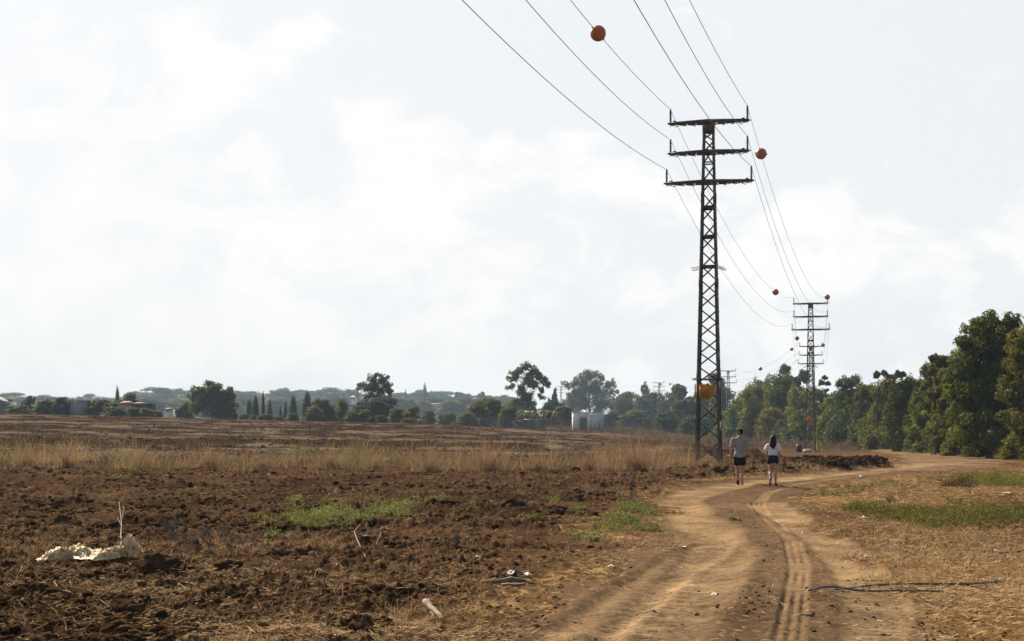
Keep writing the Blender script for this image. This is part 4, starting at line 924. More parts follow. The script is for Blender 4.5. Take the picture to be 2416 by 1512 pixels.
# row behind the nearest pylon and the fifth pylon
for i, (u_, d_, vt, wp, kd, tn, lb) in enumerate([
    (1700, 400, 905, 70, 'hedge', 'dark', 'dark tree just right of the nearest pylon sign'), (1690, 430, 880, 60, 'gum', 'blue', 'bluish loose tree seen through the nearest pylon'),
    (1655, 410, 925, 70, 'hedge', 'mid', 'green tree behind the left leg of the nearest pylon'), (1612, 440, 900, 52, 'gum', 'brown', 'brownish topped tree left of the nearest pylon'),
    (1620, 400, 940, 76, 'hedge', 'dark', 'dark tree left of the orange sign'), (1585, 530, 925, 60, 'hedge', 'dark', 'dark tree right behind the fifth pylon'),
    (1545, 545, 925, 60, 'hedge', 'dark', 'dark tree directly behind the fifth pylon'), (1521, 560, 897, 28, 'thin', 'olive', 'slim tree top left of the fifth pylon'),
    (1512, 530, 930, 50, 'hedge', 'mid', 'green tree left of the fifth pylon'), (1478, 560, 918, 58, 'round', 'brown', 'brownish tree right of the broad eucalyptus'),
    (1575, 350, 968, 60, 'round', 'dark', 'lower dark tree at the foot of the fifth pylon'), (1640, 340, 975, 80, 'round', 'mid', 'lower green tree left of the walking man'),
    (1500, 420, 965, 70, 'round', 'mid', 'low green tree right of the white hut'), (1440, 430, 968, 60, 'round', 'dark', 'low dark tree behind the fence right of the hut'),
    (1715, 330, 965, 56, 'round', 'mid', 'low green tree beside the nearest pylon right leg'), (1850, 255, 985, 60, 'round', 'dark', 'dark low tree behind the walking woman')]):
    tree(u_, d_, vt, wp, kd, tn, lb, i % 3, group=G4)
custom(1392, 640, 871, [(0, 885, 18), (20, 890, 15), (-25, 900, 20), (5, 910, 26), (30, 912, 20), (-45, 915, 14), (-60, 905, 9), (-15, 930, 24), (25, 935, 24), (-40, 938, 20), (52, 905, 13), (58, 925, 12), (50, 945, 16), (0, 955, 26), (-30, 960, 22), (30, 962, 22), (-55, 950, 13), (60, 962, 14)], 'mid', 'broad tall eucalyptus standing behind the white hut', 17000, .85, G4)
custom(1238, 330, 852, [(2, 865, 13), (-14, 875, 13), (22, 875, 14), (30, 888, 12), (-30, 880, 9), (-22, 892, 11), (5, 890, 14), (-38, 893, 7), (-30, 910, 9), (8, 905, 16), (22, 905, 11), (-10, 918, 12), (-40, 914, 7), (45, 895, 12), (50, 905, 10), (38, 920, 10), (36, 935, 9), (46, 938, 6), (-8, 935, 18), (10, 935, 14), (-18, 955, 18), (8, 960, 18), (22, 975, 12)], 'mid', 'tall eucalyptus with a separate tuft on its right, left of the hut', 15000, .42, G2)
custom(884, 300, 876, [(6, 886, 10), (-10, 893, 13), (22, 893, 13), (-28, 912, 12), (-38, 908, 6), (-10, 910, 15), (14, 908, 16), (32, 912, 13), (-5, 925, 18), (25, 925, 15), (40, 925, 8), (0, 945, 20), (20, 950, 20), (-15, 955, 18), (5, 972, 22)], 'blue', 'tall bluish eucalyptus with a domed crown in mid distance', 9000, .40, G2)
custom(500, 285, 897, [(-5, 912, 16), (12, 914, 15), (-18, 924, 17), (5, 932, 22), (-38, 920, 12), (-36, 937, 15), (28, 930, 15), (30, 950, 18), (-15, 952, 25), (15, 957, 24), (-5, 972, 24), (-40, 965, 18), (35, 972, 18)], 'mid', 'broad tree with rounded humps beyond the field on the left', 17000, .38, G2)
for i, (u_, d_, vt, wp, kd, tn, lb) in enumerate([
    (538, 285, 912, 38, 'hedge', 'mid', 'upright tree on the right of the humped tree'), (437, 290, 942, 50, 'round', 'olive', 'low rounded tree left of the humped tree'),
    (110, 270, 938, 60, 'round', 'mid', 'rounded green tree at the far left beyond the field'), (148, 268, 932, 52, 'round', 'dark', 'dark rounded tree left of the grey wall'),
    (70, 290, 932, 40, 'thin', 'dark', 'loose thin tree at the far left'), (45, 275, 952, 60, 'round', 'mid', 'low bushy tree near the left edge'), (22, 330, 938, 28, 'round', 'blue', 'small tree behind the grey roof at the left edge'),
    (235, 262, 936, 70, 'round', 'olive', 'broad bush right of the grey wall'), (262, 260, 945, 46, 'round', 'mid', 'green bush before the red roofed house'), (305, 300, 923, 48, 'round', 'mid', 'round tree rising behind the red roofed house'),
    (858, 290, 935, 60, 'round', 'blue', 'dark bluish tree at the left foot of the domed eucalyptus'), (905, 285, 930, 80, 'round', 'blue', 'dark bluish tree under the domed eucalyptus'), (880, 280, 940, 96, 'round', 'blue', 'wide dark undergrowth below the domed eucalyptus'),
    (762, 275, 933, 60, 'round', 'mid', 'large rounded green tree left of the domed eucalyptus'), (808, 285, 936, 34, 'round', 'olive', 'rounded tree between green tree and domed eucalyptus'),
    (740, 265, 955, 46, 'round', 'olive', 'lower olive tree left of the large rounded tree'), (937, 265, 958, 50, 'round', 'olive', 'olive tree right of the domed eucalyptus'),
    (975, 262, 953, 44, 'round', 'olive', 'pale olive tree near the start of the fence'), (1130, 285, 938, 60, 'round', 'olive', 'pale tree in the haze left of the tall eucalyptus'), (1165, 300, 930, 56, 'round', 'mid', 'greener tree in the haze left of the tall eucalyptus'),
    (1195, 275, 955, 40, 'round', 'olive', 'olive tree at the left foot of the tall eucalyptus'), (1240, 290, 962, 60, 'round', 'olive', 'olive growth at the foot of the tall eucalyptus'), (1306, 420, 911, 26, 'thin', 'blue', 'small tufted tree left of the farthest pylon'),
    (1305, 390, 940, 60, 'round', 'blue', 'dark tree under the small tufted tree'), (1330, 330, 955, 80, 'round', 'mid', 'green tree left behind the white hut'), (1285, 300, 962, 60, 'round', 'olive', 'green growth behind the frame tunnel'), (1100, 275, 970, 60, 'round', 'olive', 'low pale bush behind the fence')]):
    tree(u_, d_, vt, wp, kd, tn, lb, i % 3, group=G2, name='round_tree' if kd == 'round' and 'tree' in lb else None)
for i, (u_, d_, vt, wp, lb) in enumerate([(602, 320, 937, 22, 'first dark cypress left of the tallest slim one'), (621, 320, 925, 8, 'slimmest tallest cypress beyond the field'), (637, 320, 944, 12, 'short cypress right of the slimmest one'), (674, 330, 948, 10, 'small dark cypress left of the wide one'), (691, 325, 937, 24, 'wide dark cypress in mid distance'),
    (725, 330, 924, 24, 'loose dark conifer left of the large rounded tree'), (277, 330, 915, 14, 'dark conifer left of the round tree by the red roof'), (662, 330, 958, 8, 'lowest little cypress between the wide one and the slim ones'), (588, 330, 945, 18, 'dark cypress right of the humped tree')]):
    tree(u_, d_, vt, wp, 'cypress', 'blue', lb, i % 2, group=G5)
for i, (u_, d_, vt, wp, tn, lb) in enumerate([(690, 252, 973, 38, 'yellow', 'bright round bush left of the large rounded tree'), (627, 252, 974, 40, 'olive', 'pale bush below the slim cypresses'), (655, 252, 981, 34, 'mid', 'small green bush below the wide cypress'), (862, 250, 963, 30, 'olive', 'olive bush below the domed eucalyptus'), (900, 248, 977, 32, 'mid', 'round dark green bush below the domed eucalyptus'),
    (876, 248, 983, 20, 'mid', 'little round bush left of the round dark green bush'), (345, 255, 960, 40, 'yellow', 'bright yellow green bush before the dark netted box'), (315, 256, 958, 44, 'brown', 'brownish bush left of the bright yellow green bush'), (372, 256, 968, 24, 'brown', 'small brownish bush right of the bright yellow green bush'), (830, 250, 968, 40, 'olive', 'grey green bush right of the large rounded tree'),
    (575, 256, 974, 26, 'olive', 'small bush right of the upright tree'), (270, 250, 957, 60, 'mid', 'low green bush left before the red roofed house'), (1010, 275, 965, 40, 'olive', 'hazy bush behind the first fence posts'), (1055, 280, 970, 50, 'olive', 'hazy bush behind the middle fence posts'), (965, 252, 984, 40, 'brown', 'brownish low bush at the first fence post'), (600, 258, 978, 30, 'mid', 'dark little bush below the first cypress')]):
    tree(u_, d_, vt, wp, 'round', tn, lb, i % 3, name='bush', group=G6)
# far ridge
ridge = [(30, 925, 50), (95, 930, 50), (330, 922, 50), (368, 912, 60), (412, 925, 44), (430, 915, 40), (395, 920, 50), (465, 920, 50), (560, 920, 46), (590, 922, 56), (634, 928, 50), (665, 914, 44), (700, 925, 50), (755, 911, 76), (720, 918, 50), (800, 924, 50), (812, 915, 30), (832, 917, 28), (945, 925, 40), (975, 920, 50), (1000, 918, 40), (1040, 922, 60), (1020, 932, 50), (1110, 928, 40), (1150, 932, 40), (1180, 930, 40), (240, 935, 50), (210, 928, 24), (290, 935, 50), (180, 935, 40)]
sides = ['above the grey roof', 'above the far left tree', 'right of the round tree by the red roof', 'forming the hump right of the red roof', 'left of the humped tree', 'just left of the humped tree', 'behind the brownish bush', 'behind the humped tree', 'right of the upright tree', 'above the first cypress', 'right of the slimmest cypress', 'forming the hump above the wide cypress', 'above the loose conifer', 'forming the widest dome on the ridge', 'left of the widest dome', 'right of the widest dome', 'third from the domed eucalyptus on its left', 'second from the domed eucalyptus on its left', 'right of the domed eucalyptus', 'above the pale olive tree', 'beside the pointed ridge cypress', 'left of the umbrella pine', 'below the ridge skyline left of the umbrella pine', 'right of the umbrella pine', 'above the pale hazy tree', 'above the greener hazy tree', 'left of the red roof', 'small above the grey wall', 'behind the red roofed house', 'above the grey wall left end']
for i, ((u_, vt, wp), sd_) in enumerate(zip(ridge, sides)):
    tree(u_, 1180+(i*37) % 260, vt-2, wp*1.6, 'round', ('mid', 'blue', 'dark')[i % 3], 'hazy round ridge tree '+sd_, i % 3, group=G3, name='round_tree')
slope_at = ['just right of the barn-side bushes', 'left of the humped tree base', 'at the left shoulder of the humped tree', 'hidden low behind the humped tree', 'behind the right half of the humped tree', 'right of the upright tree', 'behind the first cypress', 'behind the slimmest cypress', 'right of the slimmest cypress', 'left of the wide cypress', 'behind the loose conifer', 'left of the large rounded tree', 'behind the large rounded tree', 'right of the large rounded tree', 'left foot of the domed eucalyptus', 'right foot of the domed eucalyptus', 'above the pale olive tree', 'left of the pointed ridge cypress', 'below the pointed ridge cypress', 'left of the beige house', 'right of the beige house', 'under the umbrella pine', 'right below the umbrella pine', 'left of the pale hazy tree']
for i, (u_, d_, vt, wp) in enumerate([(350+int(i_*37.7), 820+(i_*53) % 200, 934+(i_*7) % 14, 62) for i_ in range(24)]):
    tree(u_, d_, vt, wp, 'round', ('blue', 'mid', 'olive')[i % 3], 'hazy slope tree below the ridge, '+slope_at[i_ if False else i], i % 3, group='hazy trees on the slope below the ridge', name='round_tree')
tree(1083, 1250, 919, 48, 'umbrella', 'dark', 'wide umbrella pine on the far ridge', 0, group=G3); tree(1135, 1150, 921, 20, 'gum', 'blue', 'small tufted tree on the ridge right of the umbrella pine', 0, group=G3)
tree(1002, 1100, 907, 12, 'cypress', 'dark', 'tall pointed cypress on the far ridge', 0, group=G3); tree(957, 1150, 919, 6, 'cypress', 'dark', 'thin little cypress left of the pointed ridge cypress', 1, group=G3); tree(843, 1100, 916, 10, 'cypress', 'dark', 'blunt column tree beside the domed eucalyptus crown', 0, group=G3)
for u_, w_ in ((186, 'leftmost'), (193, 'middle'), (213, 'rightmost')): tree(u_, 420, 938, 3, 'cypress', 'dark', w_+' of the three tiny cypresses above the grey wall', 1, name='cypress_tree', group='tiny cypresses above the grey wall')

# ------------------------------------------------------------------ buildings, fence, hut
def zg(u_, d_): x_, y_ = at(u_, d_); return float(base_z(np.array([x_]), np.array([y_]))[0])
def house(u_, d_, vtop, vbot, wpx, label, wall='wall', roof='roof', pitch=True, dep=8, wins=3, yaw=.1):
    s_ = d_/F; x_, y_ = at(u_, d_); z0 = zat(vbot, d_); W_ = wpx*s_; Ht = (vbot-vtop)*s_; hw_ = Ht*(.62 if pitch else 1.0)
    root = empty('house', (x_, y_, z0), yaw); mb = MB(); lo = min(0, zg(u_, d_)-z0-1)
    mb.box((0, 0, (hw_+lo)/2), (W_, dep, hw_-lo)); mb.obj('wall', M[wall], root)
    mb = MB()
    if pitch:
        ov = .4; a_ = W_/2+ov; b_ = dep/2+ov; rx_ = max(a_-b_, a_*.3)
        vs = [(-a_, -b_, hw_), (a_, -b_, hw_), (a_, b_, hw_), (-a_, b_, hw_), (-rx_, 0, Ht), (rx_, 0, Ht)]
        mb.add(vs, q=[(0, 1, 5, 4), (2, 3, 4, 5), (3, 2, 1, 0)], t=[(1, 2, 5), (3, 0, 4)])
    else: mb.box((0, 0, hw_+.1), (W_+.5, dep+.5, .2))
    mb.obj('roof', M[roof], root)
    for i in range(wins):
        fr = MB(); cx_ = (i+.5)/wins*W_-W_/2; wz = hw_*.55; ww, wh = min(1.4, W_/wins*.5), min(1.3, hw_*.4)
        for a_, b_, c_, e_ in ((0, wh/2, ww+.16, .08), (0, -wh/2, ww+.16, .08), (ww/2, 0, .08, wh-.08), (-ww/2, 0, .08, wh-.08)): fr.box((cx_+a_, -dep/2-.03, wz+b_), (c_, .08, e_))
        f_ = fr.obj('window', M['wallw'], root); pn = MB(); pn.box((cx_, -dep/2-.012, wz), (ww-.08, .02, wh-.08)); pn.obj('pane', M['glass'], f_)
    return tag(root, label, 'house')
house(300, 275, 946, 972, 34, 'red roofed house left of the dark netted box', roof='roof', dep=7)
house(330, 285, 949, 968, 40, 'long brown tiled roof behind the dark netted box', roof='roof', dep=7, wins=2)
house(1028, 1000, 943, 953, 40, 'flat pale beige house on the hazy slope', pitch=False, dep=10, wins=5)
house(1030, 960, 951, 963, 52, 'long pinkish house below the flat beige one', wall='wall', roof='roof', dep=10, wins=5)
house(1088, 930, 956, 965, 46, 'low house with a white roof on the hazy slope', wall='wall', roof='wallw', dep=9, wins=4)
house(834, 900, 934, 945, 16, 'little white house left of the domed eucalyptus', wall='wallw', roof='wallw', dep=8, wins=1)
house(1122, 1000, 938, 950, 26, 'small house with reddish roof right of the umbrella pine', roof='roof', dep=9, wins=2)
house(635, 950, 940, 950, 18, 'small white house seen behind the slim cypresses', wall='wallw', roof='roof', dep=9, wins=2)
house(400, 300, 962, 974, 18, 'white shed between the yellow bush and the humped tree', wall='wallw', roof='greyroof', dep=5, wins=1)
# grey barn cut by the left edge and grey wall
x_, y_ = at(-12, 285); s_ = 285/F; z0 = zat(985, 285); root = empty('barn', (x_, y_, z0), .15); mb = MB(); mb.box((0, 0, 1.6), (6, 12, 3.2)); mb.obj('wall', M['greyroof'], root)
mb = MB(); mb.add([(-3.2, -6.2, 3.2), (3.2, -6.2, 2.4), (0, -6.2, 4.3), (-3.2, 6.2, 3.2), (3.2, 6.2, 2.4), (0, 6.2, 4.3)], q=[(1, 4, 5, 2), (0, 2, 5, 3), (0, 3, 4, 1)], t=[(0, 1, 2), (3, 5, 4)]); mb.obj('roof', M['greyroof'], root)
tag(root, 'grey sloping roofed barn cut by the left edge', 'barn')
x_, y_ = at(194, 262); z0 = zat(985, 262); mb = MB(); mb.box((0, 0, 1.55), (3.6, .25, 3.1)); mb.box((0, 0, 3.13), (3.7, .33, .08)); mb.box((-1.8, 0, 1.5), (.3, .36, 3.3)); mb.box((1.8, 0, 1.5), (.3, .36, 3.3))
o = mb.obj('boundary_wall', M['greyroof'], None, loc=(x_, y_, z0)); tag(o, 'plain grey wall between two bushy trees at the far left', 'wall')
x_, y_ = at(339, 268); z0 = zat(975, 268); root = empty('netted_cage', (x_, y_, z0)); mb = MB(); mb.box((0, 0, .9), (3.7, 2.6, 1.8)); mb.obj('net', M['net'], root)
mb = MB()
for a_ in (-1.88, 1.88):
    for b_ in (-1.33, 1.33): mb.beam((a_, b_, 0), (a_, b_, 1.9), .07, .07)
mb.beam((-1.9, -1.33, 1.87), (1.9, -1.33, 1.87), .06, .06); mb.obj('frame', M['post'], root); tag(root, 'dark netted box on a frame beside the red roofed house', 'cage')
# white concrete hut
dh = 252; s_ = dh/F; x_, y_ = at(1388, dh); z0 = zat(1019, dh); root = empty('utility_hut', (x_, y_, z0), 0)
W_ = 72*s_; Hh = 45*s_; mb = MB(); hwid = W_/2
dx0, dx1, dh_ = (1368-1388)*s_, (1385-1388)*s_, Hh*.76
mb.box(((-hwid+dx0)/2, 0, Hh/2), (dx0+hwid, .22, Hh)); mb.box(((hwid+dx1)/2, 0, Hh/2), (hwid-dx1, .22, Hh)); mb.box(((dx0+dx1)/2, 0, (Hh+dh_)/2), (dx1-dx0, .22, Hh-dh_))
mb.box((-hwid+.11, 2, Hh/2), (.22, 3.78, Hh)); mb.box((hwid-.11, 2, Hh/2), (.22, 3.78, Hh)); mb.box((0, 4, Hh/2), (W_, .22, Hh)); mb.obj('wall', M['wallw'], root)
mb = MB(); mb.box((0, 2, Hh+.06), (W_+.16, 4.4, .12)); mb.obj('roof', M['plaster'], root)
mb = MB(); mb.box(((hwid+dx1)/2+.25, -.125, Hh*.46), (hwid-dx1-.5, .03, Hh*.85)); mb.obj('panel', M['plaster'], root)
mb = MB(); mb.box(((dx0+dx1)/2-.3, .06, dh_/2), (.5, .05, dh_-.05)); mb.obj('door', M['dark'], root)
tag(root, 'white concrete hut with dark doorway behind the fence', 'hut')
# fence
fr = empty('wire_fence', (0, 0, 0)); pts = []
us = [982, 1012, 1040, 1073, 1101, 1138, 1169, 1190, 1222, 1253, 1283, 1318, 1348, 1371, 1393, 1414, 1444, 1467, 1490, 1515]
for i, u_ in enumerate(us):
    d_ = 246; x_, y_ = at(u_, d_); z0 = zg(u_, d_)-.3; pts.append((x_, y_, z0)); mb = MB()
    h_ = 2.25; mb.tube([(0, 0, 0), (0, 0, h_), (.42*(1 if u_ > 1340 else -1), -.05, h_+.42)], .055, 6)
    if i % 3 == 0 or u_ in (1414,): mb.tube([(0, 0, h_*.72), (.65*(1 if i % 2 else -1), .02, .0)], .04, 5); mb.tube([(0, 0, h_*.72), (-.1, .6, 0)], .04, 5)
    mb.obj('post', M['post'], fr, loc=(x_, y_, z0))
mb = MB()
for hz in (.4, .9, 1.4, 1.9, 2.2): mb.tube([(p[0], p[1], p[2]+hz) for p in pts], .012, 4)
for a_, b_ in zip(pts[:-1], pts[1:]):
    for k_ in range(12):
        t = k_/12; t2 = (k_+2)/12; p = Vector(a_).lerp(Vector(b_), t); q = Vector(a_).lerp(Vector(b_), min(t2, 1)); mb.tube([(p.x, p.y, p.z+.35), (q.x, q.y, q.z+2.2)], .008, 3, False); mb.tube([(p.x, p.y, p.z+2.2), (q.x, q.y, q.z+.35)], .008, 3, False)
mb.obj('wire_mesh', M['post'], fr)
tag(fr, 'tall wire fence with angled post tops in front of the white hut', 'fence')
# bent-frame tunnel left of the hut
d_ = 262; root = empty('tunnel_frame', (*at(1265, d_), zat(1014, d_))); s_ = d_/F; mb = MB()
for k_, u_ in enumerate((1240, 1256, 1274, 1290, 1306)):
    x0 = (u_-1265)*s_; mb.tube([(x0-.5, 0, 0), (x0-.5, 0, 1.9), (x0, 0, 3.3), (x0+.2, 2.5, 3.6), (x0+.2, 5, 2.4), (x0+.2, 5, 0)], .06, 6)
for z_ in (1.9, 3.3): mb.tube([((1240-1265)*s_-.3, 0, z_), ((1306-1265)*s_-.3, 0, z_)], .045, 5)
mb.obj('frame', M['galv'], root); tag(root, 'pale metal tunnel frame left of the hut', 'frame')
mb = MB(); mb.box((0, 0, .9), (1.6, 1.2, 1.7)); mb.box((0, 0, 1.8), (1.7, 1.3, .12)); mb.box((-.6, -.2, 0.02), (.1, .1, .3)); mb.box((.6, -.2, .02), (.1, .1, .3)); o = mb.obj('water_tank', M['net'], None, loc=(*at(1206.5, 255), zat(993, 255))); tag(o, 'dark square tank raised behind the fence', 'tank')
mb = MB()
for a_ in (-.6, .6): mb.tube([(a_, 0, 0), (a_, 0, 1.55)], .05, 5)
o = mb.obj('tank_stand', M['post'], None, loc=(*at(1206.5, 255), zat(1013, 255))); tag(o, 'thin legs carrying the dark square tank', 'stand')
mb = MB(); prof = [(0, 0), (.42, .02), (.55, .25), (.55, 1.1), (.45, 1.3), (0, 1.34)]; mb.lathe(prof, k=14); o = mb.obj('barrel', M['net'], None, True, (*at(1136, 251), zat(1005, 251))); tag(o, 'dark rounded barrel behind the fence left of the square tank', 'barrel')
mb = MB(); mb.box((0, 0, .22), (1.9, .8, .34)); mb.box((.1, 0, .45), (1.5, .6, .14)); o = mb.obj('white_bundle', M['paper'], None, loc=(*at(1302, 244), zat(1017, 244)+.1)); tag(o, 'small white bundle at the fence left of the hut', 'bundle')

# ------------------------------------------------------------------ things lying about
def hose(pts, rads, label):
    P_ = [g(1769.5+.27854*a_, 1091.2+.27854*b_) for a_, b_ in pts]; n_ = 40; t_ = np.linspace(0, len(P_)-1, n_)
    xs_ = np.interp(t_, range(len(P_)), [p[0] for p in P_]); ys_ = np.interp(t_, range(len(P_)), [p[1] for p in P_])
    ys_ = np.convolve(np.pad(ys_, 2, 'edge'), np.ones(5)/5, 'valid'); rs = np.interp(t_, range(len(P_)), rads); zs_ = np.max([terrain(xs_+ox, ys_+oy) for ox in (-.04, 0, .04) for oy in (-.04, 0, .04)], 0); zs_ = np.convolve(np.pad(zs_, 4, 'edge'), np.ones(9)/9, 'valid')
    mb = MB(); mb.tube([(a_, b_, c_+r_*.8+.006) for a_, b_, c_, r_ in zip(xs_, ys_, zs_, rs)], list(rs), 10); o = mb.obj('hose', M['hose'], None, True); return tag(o, label, 'hose', 'black hoses lying across the road')
hose([(495, 1102), (600, 1083), (760, 1082), (950, 1088), (1250, 1100), (1640, 1105)], [.010, .011, .012, .011, .011, .010], 'shorter front black hose lying across the road')
hose([(720, 1102), (850, 1070), (1000, 1052), (1250, 1044), (1600, 1042), (1900, 1045), (2115, 1020)], [.008, .010, .012, .012, .013, .015, .020], 'longer rear black hose with a thick right end on the road')
def stick(pts, rad, label, name='branch', mat='wood', cat='branch', forks=()):
    mb = MB()
    def lay(pts_, rads_):
        q_ = []
        for i, (a_, b_, h_) in enumerate(pts_): x_, y_ = g(a_, b_); q_.append((x_, y_, tz(x_, y_)+h_+rads_[i]*.8))
        P2 = []; 
        for i in range(len(q_)-1):
            for t in np.linspace(0, 1, 5)[:-1]: P2.append([q_[i][k]*(1-t)+q_[i+1][k]*t+random.uniform(-.006, .006) for k in range(3)])
        P2.append(q_[-1]); rs = np.interp(np.linspace(0, len(q_)-1, len(P2)), range(len(q_)), rads_)*np.random.default_rng(3).uniform(.85, 1.15, len(P2)); mb.tube(P2, list(rs), 8)
    lay(pts, rad)
    for fp, fr_ in forks: lay(fp, fr_)
    return tag(mb.obj(name, M[mat], None, True), label, cat)
stick([(1004, 1445, .04), (1016, 1450, .02), (1046, 1466, 0)], [.032, .03, .016], 'short thick pale forked stick on the soil at bottom centre', forks=[([(1010, 1446, .03), (1026, 1460, 0)], [.01, .006]), ([(1008, 1446, .03), (1012, 1438, .06)], [.014, .01])])
stick([(1138, 1384, 0), (1170, 1385, .01), (1205, 1382, .03), (1235, 1378, .02), (1262, 1380, 0)], [.012, .02, .03, .022, .012], 'long bleached branch at the left edge of the road', forks=[([(1185, 1387, .0), (1240, 1390, .02)], [.012, .014])])
stick([(2346, 1305, .03), (2368, 1307, .02), (2395, 1306, .02), (2440, 1300, .05)], [.022, .015, .016, .018], 'bare branch at the right edge of the picture')
stick([(1500, 1437, 0), (1545, 1442, 0)], [.007, .009], 'thin straight twig left of the middle of the road')
stick([(1826, 1415, 0), (1870, 1431, 0)], [.004, .005], 'thin pale reed lying in the middle of the road', name='reed', cat='reed')
stick([(1883, 1450, 0), (1920, 1452, 0)], [.007, .008], 'flat pale splinter below the hoses on the road', name='splinter', cat='splinter')
stick([(870, 1330, .0), (835, 1290, .12), (850, 1270, .2)], [.007, .006, .003], 'broken pale stalk standing in the soil below the large weed patch', name='stalk', cat='stalk', forks=[([(838, 1292, .12), (905, 1265, .06)], [.008, .004])])
stick([(860, 1303, .03), (885, 1305, .04), (899, 1287, .14)], [.005, .006, .004], 'curved pale stalk beside the broken stalk', name='stalk', cat='stalk')
stick([(284, 1296, 0), (287, 1270, .18), (281, 1238, .32)], [.008, .006, .003], 'pale upright stalk behind the crumpled sheet', name='stalk', cat='stalk', forks=[([(287, 1270, .18), (292, 1245, .28)], [.004, .002]), ([(286, 1275, .15), (277, 1258, .2)], [.004, .002])])
# dead branching weeds right of the sheet
for j, (u_, v_, h_, lb) in enumerate([(430, 1330, .42, 'dead branching weed just right of the dark boulder of soil'), (500, 1318, .5, 'taller dead branching weed further right of the sheet'), (560, 1330, .38, 'spindly dead weed below the left end of the large weed patch'), (420, 1290, .55, 'long stalked dead weed behind the sheet'), (1070, 1300, .22, 'small dead weed left of the road verge'), (2290, 1180, .35, 'dark dead stalk in the wide right weed patch'), (2105, 1200, .3, 'thin dead stalk at the left end of the right weed patch')]):
    mb = MB(); x_, y_ = g(u_, v_); z_ = tz(x_, y_); R = random.Random(j*7)
    def br(p, d, l, r_, dep_):
        q = p+d*l; mid = (p+q)/2+Vector((R.uniform(-.02, .02), R.uniform(-.02, .02), .0)); mb.tube([p, mid, q], [r_, r_*.85, r_*.6], 5)
        if dep_ == 0:
            if R.random() < .7: mb.lathe([(.0, 0), (.008, .006), (.008, .014), (0, .02)], tuple(q), 5)
            return
        for _ in range(3): br(mid.lerp(q, R.random()), (d+Vector((R.uniform(-.8, .8), R.uniform(-.8, .8), R.uniform(-.2, .5)))).normalized(), l*R.uniform(.5, .8), r_*.6, dep_-1)
    for _ in range(4): br(Vector((0, 0, 0)), Vector((R.uniform(-.7, .7), R.uniform(-.5, .5), 1)).normalized(), h_*.45, .006, 3)
    tag(mb.obj('dead_weed', M['bark'], None, loc=(x_, y_, z_)), lb, 'dead weed')
# crumpled plastic sheet
def sheet_mesh():
    nx_, ny_ = 200, 46; s = np.linspace(0, 1, nx_); t = np.linspace(-1, 1, ny_); S, T = np.meshgrid(s, t, indexing='ij')
    keyu = np.interp(s, [0, .18, .38, .6, .8, 1], [88, 125, 182, 240, 285, 336]); keyv = np.interp(s, [0, .18, .38, .6, .8, 1], [1342, 1334, 1329, 1334, 1331, 1322])
    cx_ = np.array([g(a_, b_)[0] for a_, b_ in zip(keyu, keyv)]); cy_ = np.array([g(a_, b_)[1] for a_, b_ in zip(keyu, keyv)])
    wd = np.interp(s, [0, .1, .35, .6, .85, 1], [.03, .15, .2, .30, .24, .08]); ht = np.interp(s, [0, .1, .22, .35, .42, .5, .62, .78, .86, .93, 1], [.01, .05, .11, .09, .14, .06, .10, .12, .21, .17, .03])
    X_ = cx_[:, None]+(fbm(S*22, T*2.2, 401, 3)-.5)*.16; Y_ = cy_[:, None]+T*wd[:, None]*(.8+.4*fbm(S*9, T*2, 403, 2))
    rid = 1-np.abs(fbm(S*19+T*3.5, T*2.4-S*6, 405, 3, .42)*2-1)*2.2; rid2 = 1-np.abs(fbm(S*60, T*7, 407, 3)*2-1)*2.0
    Z_ = ht[:, None]*(1-np.abs(T)**1.7)*(.42+.85*rid+.12*rid2)+.008*rid2
    Z_ = np.maximum(Z_, -.01)+base_z(X_, Y_)+.055+.05*fbm(X_*3, Y_*3, 411, 2)
    v_ = np.stack([X_, Y_, Z_], -1).reshape(-1, 3); i_, j_ = np.meshgrid(np.arange(nx_-1), np.arange(ny_-1), indexing='ij'); b0 = (i_*ny_+j_).ravel()
    return mk_mesh('plastic_sheet', v_, np.stack([b0, b0+ny_, b0+ny_+1, b0+1], -1), M['sheet'], True)
o = obj('plastic_sheet', sheet_mesh()); sm = o.modifiers.new('thickness', 'SOLIDIFY'); sm.thickness = .004
tag(o, 'crumpled cream plastic sheet lying in the dry grass at lower left', 'plastic sheet')
def boulder(u_, v_, r_, label, name='soil_boulder', cat='clod', mat='clod', colr=(.070, .042, .026), fl=.75):
    v, f_ = ico(4); d_ = np.array([mnoise.noise(Vector(p)*1.3+Vector((u_, 0, 0)))*.5+mnoise.noise(Vector(p)*3.1+Vector((0, u_, 0)))*.34+mnoise.noise(Vector(p)*8)*.2 for p in v])
    v = v*(1+d_)[:, None]*np.array([r_*1.25, r_, r_*fl]); x_, y_ = g(u_, v_)
    me = mk_mesh(name, v, f_, M[mat], True, np.tile(colr, (len(v), 1))); o = obj(name, me, None, (x_, y_, tz(x_, y_)+r_*.12)); return tag(o, label, cat)
boulder(374, 1372, .17, 'largest dark clod right below the crumpled sheet'); boulder(148, 1238, .12, 'dark blocky clod in the field above the sheet', fl=1.0); boulder(1215, 1203, .22, 'big rounded clod left of the roadside weeds'); boulder(700, 1330, .14, 'grey brown clod below the large weed patch', colr=(.085, .054, .034))
boulder(648, 1330, .15, 'wide grey brown clod left of its twin below the weeds', colr=(.085, .054, .034)); boulder(945, 1304, .09, 'rounded clod right of the broken stalk'); boulder(665, 1398, .12, 'dark clod above the straw at lower left'); boulder(540, 1355, .10, 'dark pointed clod right of the largest clod'); boulder(300, 1450, .11, 'dark clod near the bottom left corner')
